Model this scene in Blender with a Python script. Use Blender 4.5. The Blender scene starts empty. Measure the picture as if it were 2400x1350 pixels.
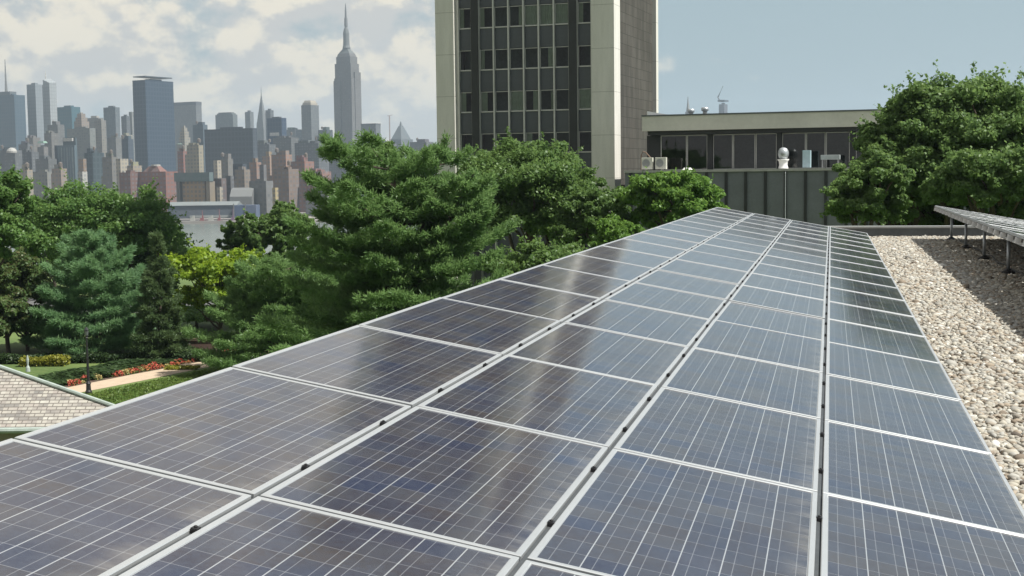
import bpy, bmesh, math, random
import numpy as np
from mathutils import Vector, Matrix

# ------------------------------------------------------------------ camera, sky, sun, exposure
SC = bpy.context.scene
COL = SC.collection
CAM_Z = 1.70                      # eye above the gravel roof, z = 0 is the top of the roof deck
YAW, PITCH, ROLL = math.radians(13.10), math.radians(4.77), math.radians(-.689)
FPX = 3219.0                      # focal length in pixels of a 2400 px wide frame
_fwd = np.array([-math.sin(YAW)*math.cos(PITCH), math.cos(YAW)*math.cos(PITCH), -math.sin(PITCH)])
_rt = np.array([math.cos(YAW), math.sin(YAW), 0.0]); _up = np.cross(_rt, _fwd)
_r2 = _rt*math.cos(ROLL) + _up*math.sin(ROLL); _u2 = -_rt*math.sin(ROLL) + _up*math.cos(ROLL)
cam_data = bpy.data.cameras.new('camera'); cam = bpy.data.objects.new('camera', cam_data); COL.objects.link(cam)
cam.matrix_world = Matrix(((_r2[0], _u2[0], -_fwd[0], 0), (_r2[1], _u2[1], -_fwd[1], 0), (_r2[2], _u2[2], -_fwd[2], CAM_Z), (0, 0, 0, 1)))
cam_data.sensor_width = 36.0; cam_data.lens = 36.0*FPX/2400.0
cam_data.clip_start = .05; cam_data.clip_end = 30000
SC.camera = cam

SUN_EL, SUN_AZ = math.radians(55), math.radians(97)      # azimuth measured from +Y towards +X
sun_dir = Vector((math.sin(SUN_AZ)*math.cos(SUN_EL), math.cos(SUN_AZ)*math.cos(SUN_EL), math.sin(SUN_EL)))
sl = bpy.data.lights.new('sun', 'SUN'); sl.energy = 5.0; sl.angle = math.radians(.6); sl.color = (1, .965, .89)
so = bpy.data.objects.new('sun', sl); COL.objects.link(so); so.rotation_euler = sun_dir.to_track_quat('Z', 'Y').to_euler()
so.location = (0, 0, 60)

SC.view_settings.view_transform = 'Standard'; SC.view_settings.look = 'None'
SC.view_settings.exposure = .68; SC.view_settings.gamma = 1; SC.view_settings.use_curve_mapping = False
SC.cycles.use_denoising = True
SC.cycles.max_bounces = 8; SC.cycles.transparent_max_bounces = 12; SC.cycles.volume_bounces = 0
SC.cycles.caustics_reflective = False; SC.cycles.caustics_refractive = False


class NT:
    """small helper to write node trees"""
    def __init__(s, tree): s.t = tree; s.n = tree.nodes; s.l = tree.links
    def node(s, kind, **kw):
        n = s.n.new(kind)
        for k, v in kw.items(): setattr(n, k, v)
        return n
    def put(s, sock, v):
        if v is None: return
        if hasattr(v, 'is_output'): s.l.new(v, sock)
        else: sock.default_value = v
    def math(s, op, a, b=None, c=None, clamp=False):
        n = s.node('ShaderNodeMath', operation=op, use_clamp=clamp)
        s.put(n.inputs[0], a); s.put(n.inputs[1], b); s.put(n.inputs[2], c)
        return n.outputs[0]
    def vmath(s, op, a, b=None):
        n = s.node('ShaderNodeVectorMath', operation=op); s.put(n.inputs[0], a); s.put(n.inputs[1], b)
        return n.outputs['Value' if op in ('DOT_PRODUCT', 'LENGTH') else 'Vector']
    def mix(s, f, a, b, blend='MIX'):
        n = s.node('ShaderNodeMix', data_type='RGBA', blend_type=blend)
        s.put(n.inputs[0], f); s.put(n.inputs[6], a if hasattr(a, 'is_output') or len(a) == 4 else (*a, 1)); s.put(n.inputs[7], b if hasattr(b, 'is_output') or len(b) == 4 else (*b, 1))
        return n.outputs[2]
    def noise(s, vec, scale, detail=3, rough=.55, dim='3D'):
        n = s.node('ShaderNodeTexNoise', noise_dimensions=dim); s.put(n.inputs['Vector'], vec)
        n.inputs['Scale'].default_value = scale; n.inputs['Detail'].default_value = detail; n.inputs['Roughness'].default_value = rough
        return n.outputs['Fac']
    def ramp(s, f, lo, hi, a=0., b=1., smooth=True):
        n = s.node('ShaderNodeMapRange', interpolation_type='SMOOTHSTEP' if smooth else 'LINEAR')
        s.put(n.inputs[0], f)
        for i, v in enumerate((lo, hi, a, b)): n.inputs[i+1].default_value = v
        return n.outputs[0]
    def sep(s, v):
        n = s.node('ShaderNodeSeparateXYZ'); s.put(n.inputs[0], v); return n.outputs
    def comb(s, x, y, z=0.):
        n = s.node('ShaderNodeCombineXYZ'); s.put(n.inputs[0], x); s.put(n.inputs[1], y); s.put(n.inputs[2], z); return n.outputs[0]


world = bpy.data.worlds.new("World"); SC.world = world; world.use_nodes = True
w = NT(world.node_tree); w.n.clear()
SKY_K = .080                                                # world strength
sky = w.node('ShaderNodeTexSky', sky_type='NISHITA'); sky.sun_disc = False
sky.sun_elevation = SUN_EL; sky.sun_rotation = SUN_AZ; sky.altitude = 20; sky.air_density = 1.0; sky.dust_density = 1.6; sky.ozone_density = 1.0
geo = w.node('ShaderNodeTexCoord').outputs['Generated']
x, y, z = w.sep(geo)
# warped direction, flattened so that cloud banks lie level
wv = w.comb(x, y, w.math('MULTIPLY', z, 1.45))
n1 = w.noise(wv, 17, 7, .55)
n2 = w.noise(w.vmath('ADD', wv, (.0, .0, .016)), 17, 5, .52)   # the same banks a little higher up: lit tops, grey bases
left = w.vmath('DOT_PRODUCT', geo, (-math.cos(YAW), -math.sin(YAW), 0))     # towards the city side
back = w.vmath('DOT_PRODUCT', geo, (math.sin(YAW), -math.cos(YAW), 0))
cover = w.math('ADD', w.math('ADD', n1, w.ramp(left, -.20, .12, -.25, .17)), w.ramp(back, .0, .7, 0, .30))  # thicker unseen cloud behind the camera, added to fill the shaded fronts
cover = w.math('ADD', cover, w.ramp(z, .06, .145, .05, -.06))
dens = w.ramp(cover, .42, .62)
lit = w.ramp(w.math('SUBTRACT', n1, n2), -.05, .075)
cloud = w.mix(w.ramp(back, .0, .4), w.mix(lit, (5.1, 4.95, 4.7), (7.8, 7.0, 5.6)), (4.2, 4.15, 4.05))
low_sky = w.mix(w.ramp(z, .12, .5), (2.75, 3.6, 3.9), (1.3, 1.95, 2.6))
haze_sky = w.mix(w.ramp(z, .05, .9, .93, .45), sky.outputs[0], low_sky)
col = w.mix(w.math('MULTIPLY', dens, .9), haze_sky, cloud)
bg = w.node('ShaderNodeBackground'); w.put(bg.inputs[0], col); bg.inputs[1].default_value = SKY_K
wo = w.node('ShaderNodeOutputWorld'); w.l.new(bg.outputs[0], wo.inputs[0])


# ------------------------------------------------------------------ helpers
def ray(px, py):
    return _r2*(px-1200)/FPX + _u2*(675-py)/FPX + _fwd
CAMP = np.array([0, 0, CAM_Z])
def P(px, py, depth):                 # point seen at that pixel of the photograph, at a given distance along the view
    return Vector(CAMP + ray(px, py)*depth)
def G(px, py, z):                     # point of the level z seen there
    d = ray(px, py); return Vector(CAMP + d*(z-CAM_Z)/d[2])
FW = Vector((-math.sin(YAW), math.cos(YAW), 0)); RT = Vector((math.cos(YAW), math.sin(YAW), 0))
GROUND, RIVER, CITY = -11.3, -42.0, -39.5

def tag(o, label, cat, group=None, kind=None):
    if label: o['label'] = label
    if cat: o['category'] = cat
    if group: o['group'] = group
    if kind: o['kind'] = kind
    return o
def thing(name, label, cat, loc=(0, 0, 0), rz=0., group=None):
    o = bpy.data.objects.new(name, None); COL.objects.link(o); o.empty_display_size = .2
    o.location = loc; o.rotation_euler = (0, 0, rz)
    return tag(o, label, cat, group)

class MB:
    def __init__(s): s.v = []; s.f = []; s.uv = []
    def add(s, vs, fs):
        k = len(s.v); s.v += [tuple(v) for v in vs]; s.f += [tuple(i+k for i in f) for f in fs]; return s
    def box(s, x0, x1, y0, y1, z0, z1):
        return s.add([(x0, y0, z0), (x1, y0, z0), (x1, y1, z0), (x0, y1, z0), (x0, y0, z1), (x1, y0, z1), (x1, y1, z1), (x0, y1, z1)],
                     [(0, 3, 2, 1), (4, 5, 6, 7), (0, 1, 5, 4), (1, 2, 6, 5), (2, 3, 7, 6), (3, 0, 4, 7)])
    def frustum(s, x0, x1, y0, y1, z0, z1, t=.5):            # box whose top is scaled by t about its middle
        cx, cy = (x0+x1)/2, (y0+y1)/2
        top = [(cx+(a-cx)*t, cy+(b-cy)*t, z1) for a, b in ((x0, y0), (x1, y0), (x1, y1), (x0, y1))]
        return s.add([(x0, y0, z0), (x1, y0, z0), (x1, y1, z0), (x0, y1, z0)]+top,
                     [(0, 3, 2, 1), (4, 5, 6, 7), (0, 1, 5, 4), (1, 2, 6, 5), (2, 3, 7, 6), (3, 0, 4, 7)])
    def lathe(s, prof, c=(0, 0), n=16):                        # prof: (radius, z) bottom to top
        k = len(prof); vs = []; fs = []
        for r, zz in prof:
            for i in range(n):
                a = 2*math.pi*i/n; vs.append((c[0]+r*math.cos(a), c[1]+r*math.sin(a), zz))
        for j in range(k-1):
            for i in range(n):
                fs.append((j*n+i, j*n+(i+1) % n, (j+1)*n+(i+1) % n, (j+1)*n+i))
        fs.append(tuple(range(n-1, -1, -1))); fs.append(tuple((k-1)*n+i for i in range(n)))
        return s.add(vs, fs)
    def tube(s, pts, rad, n=7):
        pts = [Vector(p) for p in pts]; vs = []; fs = []
        for j, p in enumerate(pts):
            d = (pts[min(j+1, len(pts)-1)]-pts[max(j-1, 0)]).normalized()
            a = d.orthogonal().normalized() if abs(d.z) > .9 else d.cross(Vector((0, 0, 1))).normalized(); b = d.cross(a)
            r = rad[j] if isinstance(rad, (list, tuple)) else rad
            for i in range(n):
                t = 2*math.pi*i/n; vs.append(p+a*(r*math.cos(t))+b*(r*math.sin(t)))
        for j in range(len(pts)-1):
            for i in range(n):
                fs.append((j*n+i, j*n+(i+1) % n, (j+1)*n+(i+1) % n, (j+1)*n+i))
        fs.append(tuple(range(n-1, -1, -1))); fs.append(tuple((len(pts)-1)*n+i for i in range(n)))
        return s.add(vs, fs)
    def mesh(s, name):
        me = bpy.data.meshes.new(name); me.from_pydata(s.v, [], s.f); me.update()
        bm = bmesh.new(); bm.from_mesh(me); bmesh.ops.recalc_face_normals(bm, faces=bm.faces); bm.to_mesh(me); bm.free()
        return me
    def build(s, name, m, parent=None, loc=None, rz=None, smooth=False, bevel=0):
        me = s.mesh(name); me.materials.append(m)
        if bevel:
            bm = bmesh.new(); bm.from_mesh(me)
            bmesh.ops.bevel(bm, geom=list(bm.edges), offset=bevel, segments=2, affect='EDGES', profile=.6); bm.to_mesh(me); bm.free()
        if smooth:
            for p in me.polygons: p.use_smooth = True
        return link(name, me, parent, loc, rz)
def link(name, me, parent=None, loc=None, rz=None):
    o = bpy.data.objects.new(name, me); COL.objects.link(o)
    if parent: o.parent = parent
    if loc is not None: o.location = loc
    if rz is not None: o.rotation_euler = (0, 0, rz)
    return o
def copy_tree(o, parent=None):
    c = o.copy(); COL.objects.link(c)
    if parent: c.parent = parent
    for ch in list(o.children): copy_tree(ch, c)
    return c
ORD = 'first second third fourth fifth sixth seventh eighth ninth tenth eleventh twelfth thirteenth fourteenth fifteenth sixteenth seventeenth eighteenth nineteenth twentieth'.split()


# ------------------------------------------------------------------ materials
MATS = {}
def mat(name):
    m = bpy.data.materials.new(name); m.use_nodes = True; MATS[name] = m
    t = NT(m.node_tree); t.b = m.node_tree.nodes['Principled BSDF']; return m, t
def plain(name, col, rough=.6, metal=0., var=.12, scale=4., bump=0., spec=.5):
    m, t = mat(name)
    v = t.node('ShaderNodeTexCoord').outputs['Object']
    n = t.noise(v, scale, 5, .6); n2 = t.noise(v, scale*9, 3, .6)
    f = t.math('ADD', t.math('MULTIPLY', n, .65), t.math('MULTIPLY', n2, .35))
    c = t.mix(t.ramp(f, .3, .7), tuple(k*(1-var) for k in col), tuple(min(1, k*(1+var)) for k in col))
    t.put(t.b.inputs['Base Color'], c); t.b.inputs['Roughness'].default_value = rough; t.b.inputs['Metallic'].default_value = metal
    t.b.inputs['Specular IOR Level'].default_value = spec
    if bump:
        b = t.node('ShaderNodeBump'); b.inputs['Strength'].default_value = bump; b.inputs['Distance'].default_value = .02
        t.put(b.inputs['Height'], n2); t.put(t.b.inputs['Normal'], b.outputs[0])
    return m

ALU = plain('aluminium_frame', (.44, .455, .46), .42, .45, .04, 3)
ALU_DARK = plain('dull_metal', (.30, .31, .31), .45, .7, .1, 5)
BLACK = plain('black_metal', (.02, .02, .022), .5, .2, .2, 9)
SLOT = plain('slot_rubber', (.05, .055, .058), .6, 0, .2, 3)
WHITE = plain('white_paint', (.78, .78, .76), .5, 0, .06, 2)
COPPER = plain('verdigris_copper', (.30, .35, .32), .7, 0, .18, 3)
BARK = plain('bark', (.085, .065, .05), .9, 0, .35, 6, .4)
GRAVEL_BASE = plain('gravel_bed', (.34, .30, .25), .95, 0, .35, 22, .6)
ROOFWALL = plain('building_brick', (.30, .27, .23), .85, 0, .2, 3)
PARAPET = plain('parapet_cladding', (.085, .095, .10), .6, 0, .2, 2)
COPING = plain('parapet_coping', (.26, .27, .26), .6, 0, .15, 2)
STEEL = plain('galvanised_steel', (.42, .45, .47), .42, .55, .15, 7)

def solar_glass():
    m, t = mat('solar_cells')
    uv = t.node('ShaderNodeUVMap').outputs[0]; u, v, _ = t.sep(uv)               # u in 0..6 cells across, v in 0..12 along
    rnd = t.node('ShaderNodeObjectInfo').outputs['Random']
    fu, fv = t.math('FRACT', u), t.math('FRACT', v)
    def line(f, c, w0): return t.math('LESS_THAN', t.math('ABSOLUTE', t.math('SUBTRACT', f, c)), w0)
    gap_u = t.math('GREATER_THAN', t.math('ABSOLUTE', t.math('SUBTRACT', fu, .5)), .485)
    gap_v = t.math('GREATER_THAN', t.math('ABSOLUTE', t.math('SUBTRACT', fv, .5)), .487)
    bus = t.math('MAXIMUM', line(fu, .27, .0105), line(fu, .73, .0105))
    wn = t.node('ShaderNodeTexWhiteNoise', noise_dimensions='4D')
    t.put(wn.inputs['Vector'], t.comb(t.math('FLOOR', u), t.math('FLOOR', v), 0.)); t.put(wn.inputs['W'], t.math('MULTIPLY', rnd, 97.))
    cr = t.sep(wn.outputs['Color'])
    grain = t.node('ShaderNodeTexVoronoi'); grain.inputs['Scale'].default_value = 9.
    t.put(grain.inputs['Vector'], t.comb(u, v, t.math('MULTIPLY', rnd, 40.)))
    gsep = t.sep(grain.outputs['Color'])
    patch = t.noise(t.comb(u, v, t.math('MULTIPLY', rnd, 60.)), .35, 2)
    c1 = t.mix(t.math('ADD', t.math('MULTIPLY', cr[0], .6), t.math('MULTIPLY', t.ramp(patch, .35, .65), .4)), (.013, .021, .054), (.038, .029, .028))
    c1 = t.mix(t.math('MULTIPLY', cr[1], .45), c1, (.048, .05, .058))
    c1 = t.mix(t.math('MULTIPLY', gsep[0], .30), c1, (.05, .062, .09))
    c1 = t.mix(t.math('MULTIPLY', gap_v, .34), c1, (.30, .31, .33))
    c1 = t.mix(t.math('MULTIPLY', bus, .22), c1, (.42, .44, .46))
    c1 = t.mix(t.math('MULTIPLY', gap_u, .85), c1, (.30, .315, .33))
    # pale dust film over the glass
    dust = t.noise(t.node('ShaderNodeTexCoord').outputs['Object'], 2.2, 5, .65)
    c1 = t.mix(t.ramp(dust, .35, .8, .015, .07), c1, (.42, .41, .38))
    edge = t.math('MULTIPLY', t.ramp(u, 5.2, 6.0), t.ramp(t.noise(t.comb(t.math('MULTIPLY', u, .5), v, t.math('MULTIPLY', rnd, 30.)), 1.6, 4), .35, .75))
    c1 = t.mix(t.math('MULTIPLY', edge, .22), c1, (.36, .34, .30))            # grime gathered along the low edge of the glass
    t.put(t.b.inputs['Base Color'], c1); t.b.inputs['Roughness'].default_value = .07; t.b.inputs['IOR'].default_value = 1.36
    t.put(t.b.inputs['Roughness'], t.ramp(dust, .3, .8, .085, .15))
    bp = t.node('ShaderNodeBump'); bp.inputs['Strength'].default_value = .05; bp.inputs['Distance'].default_value = .01
    t.put(bp.inputs['Height'], t.noise(t.node('ShaderNodeTexCoord').outputs['Object'], 1.2, 2)); t.put(t.b.inputs['Normal'], bp.outputs[0])
    return m
CELLS = solar_glass()
BACKSHEET = plain('backsheet', (.55, .56, .56), .6)

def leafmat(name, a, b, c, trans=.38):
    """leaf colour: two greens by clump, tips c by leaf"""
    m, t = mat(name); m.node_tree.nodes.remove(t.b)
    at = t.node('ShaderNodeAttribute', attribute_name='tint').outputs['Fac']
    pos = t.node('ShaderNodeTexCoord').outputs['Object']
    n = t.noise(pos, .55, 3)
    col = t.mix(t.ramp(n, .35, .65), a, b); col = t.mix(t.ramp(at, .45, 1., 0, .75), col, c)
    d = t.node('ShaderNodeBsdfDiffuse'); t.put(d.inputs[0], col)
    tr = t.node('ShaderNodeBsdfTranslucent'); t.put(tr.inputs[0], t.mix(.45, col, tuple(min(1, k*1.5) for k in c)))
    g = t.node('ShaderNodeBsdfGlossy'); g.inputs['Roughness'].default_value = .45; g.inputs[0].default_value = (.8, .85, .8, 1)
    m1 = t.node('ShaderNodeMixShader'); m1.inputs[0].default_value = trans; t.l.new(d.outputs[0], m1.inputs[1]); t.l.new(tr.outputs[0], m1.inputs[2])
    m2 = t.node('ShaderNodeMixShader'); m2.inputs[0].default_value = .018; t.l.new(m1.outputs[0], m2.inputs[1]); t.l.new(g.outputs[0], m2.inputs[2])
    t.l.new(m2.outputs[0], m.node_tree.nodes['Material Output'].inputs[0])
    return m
L_PINE = leafmat('pine_needles', (.10, .19, .06), (.135, .235, .075), (.21, .32, .11), .5)
L_BLUEPINE = leafmat('blue_green_needles', (.125, .24, .115), (.16, .285, .13), (.23, .36, .165), .5)
L_DARKFIR = leafmat('dark_fir_needles', (.065, .115, .045), (.09, .14, .055), (.14, .20, .08), .4)
L_DARK = leafmat('dark_leaves', (.080, .150, .044), (.11, .185, .052), (.175, .26, .075), .45)
L_MID = leafmat('mid_leaves', (.080, .165, .044), (.11, .20, .052), (.18, .28, .075), .45)
L_OLIVE = leafmat('olive_leaves', (.062, .115, .034), (.09, .15, .042), (.17, .15, .075), .42)
L_SHADE = leafmat('shade_leaves', (.026, .05, .018), (.035, .062, .022), (.06, .095, .035), .25)  # greens darkened to paint the shade under the trees into the leaves
L_OAK = leafmat('oak_leaves', (.090, .16, .05), (.12, .20, .06), (.20, .29, .09), .45)
L_BRIGHT = leafmat('bright_leaves', (.09, .185, .035), (.12, .225, .04), (.19, .30, .065), .45)
L_YELLOW = leafmat('yellow_leaves', (.15, .245, .022), (.21, .31, .025), (.31, .40, .035), .48)
L_HEDGE = leafmat('hedge_leaves', (.16, .17, .025), (.22, .22, .03), (.28, .28, .05))


# ------------------------------------------------------------------ large structure: ground, river, rooftop
def profile_sheet(name, prof, half, m, kind='structure'):
    mb = MB(); vs = []; fs = []
    for d, zz in prof:
        a = FW*d - RT*half; b = FW*d + RT*half
        vs += [(a.x, a.y, zz), (b.x, b.y, zz)]
    for i in range(len(prof)-1): fs.append((2*i, 2*i+1, 2*i+3, 2*i+2))
    mb.add(vs, fs); o = mb.build(name, m); o['kind'] = kind; return o
def ground_mat():
    m, t = mat('ground_grass')
    pos = t.node('ShaderNodeNewGeometry').outputs['Position']; zz = t.sep(pos)[2]
    n = t.noise(pos, .15, 4); n2 = t.noise(pos, 2.5, 4)
    g = t.mix(t.ramp(n, .35, .65), (.055, .10, .02), (.10, .15, .035)); g = t.mix(t.ramp(n2, .4, .7, 0, .5), g, (.13, .16, .05))
    city = t.mix(t.ramp(t.noise(pos, .02, 3), .4, .6), (.16, .15, .14), (.28, .26, .24))
    t.put(t.b.inputs['Base Color'], t.mix(t.ramp(zz, -30, -38), g, city)); t.b.inputs['Roughness'].default_value = .9
    return m
profile_sheet('ground', [(-120, GROUND), (205, GROUND), (262, RIVER-2.5), (1290, RIVER-2.5), (1291, CITY), (9000, CITY)], 4500, ground_mat())
def water_mat():
    m, t = mat('river_water')
    pos = t.node('ShaderNodeNewGeometry').outputs['Position']
    t.b.inputs['Base Color'].default_value = (.10, .125, .115, 1); t.b.inputs['Roughness'].default_value = .22
    b = t.node('ShaderNodeBump'); b.inputs['Strength'].default_value = .5; b.inputs['Distance'].default_value = .6
    t.put(b.inputs['Height'], t.noise(pos, .25, 5)); t.put(t.b.inputs['Normal'], b.outputs[0]); return m
profile_sheet('river', [(256, RIVER), (1290.5, RIVER)], 4480, water_mat())

# rooftop block that carries the arrays
RX0, RX1, RY0, RY1 = -2.75, 16.0, -9.0, 36.4
blk = thing('rooftop_building', 'brick building with a flat gravel roof and a dark parapet under the solar arrays', 'building', (0, 0, GROUND))
MB().box(RX0, RX1, RY0, RY1, 0, -GROUND-.10).build('wall', ROOFWALL, blk)
MB().box(RX0, RX1, RY0, RY1-.30, -GROUND-.098, -GROUND-.03).build('roof_deck', GRAVEL_BASE, blk)
MB().box(RX0, RX1, RY1-.30, RY1, -GROUND-.098, -GROUND+.20).build('parapet', PARAPET, blk)
MB().box(RX0-.03, RX1, RY1-.34, RY1+.04, -GROUND+.201, -GROUND+.25).build('coping', COPING, blk)

def gravel():
    rng = np.random.default_rng(5)
    m, t = mat('roof_pebbles')
    at = t.node('ShaderNodeAttribute', attribute_name='tint').outputs['Fac']
    cr = t.node('ShaderNodeValToRGB'); t.put(cr.inputs[0], at)
    els = cr.color_ramp.elements
    stops = [(0, (.06, .05, .042)), (.12, (.15, .12, .09)), (.28, (.30, .25, .19)), (.45, (.24, .23, .205)), (.62, (.38, .35, .285)), (.8, (.31, .305, .28)), (.93, (.49, .475, .42)), (1, (.62, .61, .57))]
    els[0].position, els[0].color = stops[0][0], (*stops[0][1], 1); els[1].position, els[1].color = 1, (*stops[-1][1], 1)
    for p, c in stops[1:-1]:
        e = els.new(p); e.color = (*c, 1)
    t.put(t.b.inputs['Base Color'], cr.outputs[0]); t.b.inputs['Roughness'].default_value = .85
    zones = [(.55, 2.6, 5.0, 11.5, 1500, .019, 1), (.6, 3.2, 11.5, 20, 1000, .022, 0), (.6, 6.0, 20, 36.08, 560, .028, 0)]
    V = []; F = []; T = []; off = 0
    for x0, x1, y0, y1, den, rad, sub in zones:
        bm = bmesh.new(); bmesh.ops.create_icosphere(bm, subdivisions=1+sub, radius=1)
        bv = np.array([v.co[:] for v in bm.verts]); bf = np.array([[v.index for v in f.verts] for f in bm.faces]); bm.free()
        n = int((x1-x0)*(y1-y0)*den)
        c = np.stack([rng.uniform(x0, x1, n), rng.uniform(y0, y1, n), rng.uniform(-.034, -.008, n)], 1)
        sc = rad*rng.lognormal(0, .28, n)[:, None]*np.stack([rng.uniform(.9, 1.5, n), rng.uniform(.7, 1.1, n), rng.uniform(.55, .9, n)], 1)
        a = rng.uniform(0, 6.28, n); ca, sa = np.cos(a)[:, None], np.sin(a)[:, None]
        tilt = rng.normal(0, .35, n)[:, None]
        q = bv[None]*(1+rng.normal(0, .09, (n, len(bv), 1)))*sc[:, None, :]
        X, Y, Z = q[..., 0], q[..., 1], q[..., 2]
        Y, Z = Y*np.cos(tilt)-Z*np.sin(tilt), Y*np.sin(tilt)+Z*np.cos(tilt)
        X, Y = X*ca-Y*sa, X*sa+Y*ca
        q = np.stack([X, Y, Z], -1)+c[:, None, :]
        V.append(q.reshape(-1, 3)); F.append((bf[None]+(np.arange(n)*len(bv))[:, None, None]+off).reshape(-1, 3)); off += n*len(bv)
        T.append(np.repeat(rng.beta(2.1, 1.7, n), len(bv)))
    return raw_mesh('roof_gravel', np.concatenate(V), np.concatenate(F), np.concatenate(T), m, smooth=True)
def raw_mesh(name, V, F, T, m, parent=None, smooth=False):
    k = F.shape[1]; me = bpy.data.meshes.new(name)
    me.vertices.add(len(V)); me.vertices.foreach_set('co', V.astype(np.float32).ravel())
    me.loops.add(F.size); me.loops.foreach_set('vertex_index', F.astype(np.int32).ravel())
    me.polygons.add(len(F)); me.polygons.foreach_set('loop_start', np.arange(0, F.size, k, dtype=np.int32)); me.polygons.foreach_set('loop_total', np.full(len(F), k, np.int32))
    if smooth: me.polygons.foreach_set('use_smooth', np.ones(len(F), bool))
    if T is not None:
        a = me.attributes.new('tint', 'FLOAT', 'POINT'); a.data.foreach_set('value', T.astype(np.float32))
    me.update(calc_edges=True); me.validate(); me.materials.append(m)
    return link(name, me, parent)
tag(gravel(), 'pale mixed pebbles covering the flat roof beside the solar array', 'gravel', None, 'stuff')


# ------------------------------------------------------------------ solar arrays
TILT = math.radians(10.29); PW, PL = .85, 1.642
def panel_meshes():
    a, b = PW-.020, PL-.020; fwid, h = .021, .042
    mb = MB(); o = [(0, 0), (a, 0), (a, b), (0, b)]; i = [(fwid, fwid), (a-fwid, fwid), (a-fwid, b-fwid), (fwid, b-fwid)]
    vs = [(*p, 0) for p in o]+[(*p, 0) for p in i]+[(*p, -h) for p in o]+[(*p, -h) for p in i]
    fs = []
    for k in range(4):
        j = (k+1) % 4; fs += [(k, j, 4+j, 4+k), (8+k, 8+j, j, k), (4+k, 4+j, 12+j, 12+k), (12+k, 12+j, 8+j, 8+k)]
    mb.add(vs, fs); fr = mb.mesh('panel_frame'); fr.materials.append(ALU)
    bm = bmesh.new(); bm.from_mesh(fr); ed = [e for e in bm.edges if e.verts[0].co.z > -.001 and e.verts[1].co.z > -.001 and len({round(v.co.x, 3) for v in e.verts} | {round(v.co.y, 3) for v in e.verts}) <= 3]
    bmesh.ops.bevel(bm, geom=ed, offset=.0025, segments=1, affect='EDGES'); bm.to_mesh(fr); bm.free()
    gl = bpy.data.meshes.new('cell_sheet')
    x0, x1, y0, y1, zz = fwid-.001, a-fwid+.001, fwid-.001, b-fwid+.001, -.004
    gl.from_pydata([(x0, y0, zz), (x1, y0, zz), (x1, y1, zz), (x0, y1, zz), (x0, y0, zz-.006), (x1, y0, zz-.006), (x1, y1, zz-.006), (x0, y1, zz-.006)], [], [(0, 1, 2, 3), (7, 6, 5, 4)])
    uvl = gl.uv_layers.new(name='UVMap')
    mx, my = .010, .014
    for k, (uu, vv) in enumerate([(-mx, -my), (6+mx, -my), (6+mx, 12+my), (-mx, 12+my)]*2): uvl.data[k].uv = (uu, vv)
    gl.materials.append(CELLS); gl.materials.append(BACKSHEET); gl.polygons[1].material_index = 1
    return fr, gl
FRAME_ME, CELL_ME = panel_meshes()
proto = [None]
def solar_panel(loc, label, group):
    if proto[0] is None:
        r = thing('solar_panel', label, 'solar panel', loc, 0, group)
        link('frame', FRAME_ME, r); link('cell_sheet', CELL_ME, r); proto[0] = r
    else: r = copy_tree(proto[0])
    r.location = loc; r.rotation_euler = (0, TILT, 0)
    r['label'] = label; r['group'] = group
    return r
def frame_pt(x1, z1, k, d=0.):             # point on the tilted plane, k panel widths down-slope from the high edge, d below it
    return Vector((x1+k*PW*math.cos(TILT)-d*math.sin(TILT), 0, z1-k*PW*math.sin(TILT)-d*math.cos(TILT)))
# main array: four files of eighteen panels
AX, AZ, AY0 = -2.543, CAM_Z-.817, 3.846
FILES = ['outermost file by the trees', 'second file from the trees', 'second file from the gravel', 'file edging the gravel']
rs = random.Random(3)
for c in range(4):
    for r in range(18):
        p = frame_pt(AX, AZ, c+.012); y0 = AY0+(r-1)*PL+.01
        o = solar_panel((p.x, y0, p.z), f'white-framed solar panel {ORD[17-r]} from the far end in the {FILES[c]}', 'solar panels of the broad array by the trees')
        o.rotation_euler = (rs.gauss(0, .0016), TILT+rs.gauss(0, .0016), 0)
rack = thing('panel_rack', 'metal rack of rails and dark clamps carrying the broad solar array', 'rack', (AX, AY0-PL, 0))
def rail(parent, ox, x1, z1, y, oy, nm='rail', k0=-.02, k1=4.02):
    a, b = frame_pt(x1, z1, k0, .045), frame_pt(x1, z1, k1, .045); a2, b2 = frame_pt(x1, z1, k0, .105), frame_pt(x1, z1, k1, .105)
    hw = .02
    vs = [(q.x-ox, y-oy+s, q.z) for q in (a, b, b2, a2) for s in (-hw, hw)]
    return MB().add(vs, [(0, 1, 3, 2), (2, 3, 5, 4), (4, 5, 7, 6), (6, 7, 1, 0), (0, 2, 4, 6), (7, 5, 3, 1)]).build(nm, ALU_DARK, parent)
clamp_me = None
for r in range(18):
    for q in (.25, .75):
        y = AY0+(r-1)*PL+q*PL
        rail(rack, AX, AX, AZ, y, AY0-PL)
        if r < 15:
            for c in (1, 2, 3):
                p = frame_pt(AX, AZ, c, 0)
                if clamp_me is None:
                    mb = MB().box(-.0085, .0085, -.016, .016, -.011, .001).box(-.010, .010, -.013, .013, .0015, .0035).lathe([(.0055, .004), (.0055, .008), (.003, .0095)], n=8)
                    clamp_me = mb.mesh('clamp'); clamp_me.materials.append(BLACK)
                cl = link('clamp', clamp_me, rack, (p.x-AX, y-(AY0-PL), p.z)); cl.rotation_euler = (0, TILT, 0)
for k in (1, 2, 3):                                                   # dark cover strips in the slots between the files
    a_, b_ = frame_pt(AX, AZ, k-.0095, .012), frame_pt(AX, AZ, k+.0095, .012)
    a2, b2 = frame_pt(AX, AZ, k-.0095, .04), frame_pt(AX, AZ, k+.0095, .04)
    MB().add([(q.x-AX, yy, q.z) for q in (a_, b_, b2, a2) for yy in (0, 18*PL)], [(0, 1, 3, 2), (2, 3, 5, 4), (4, 5, 7, 6), (6, 7, 1, 0), (0, 2, 4, 6), (7, 5, 3, 1)]).build('slot_strip', SLOT, rack)
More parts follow.
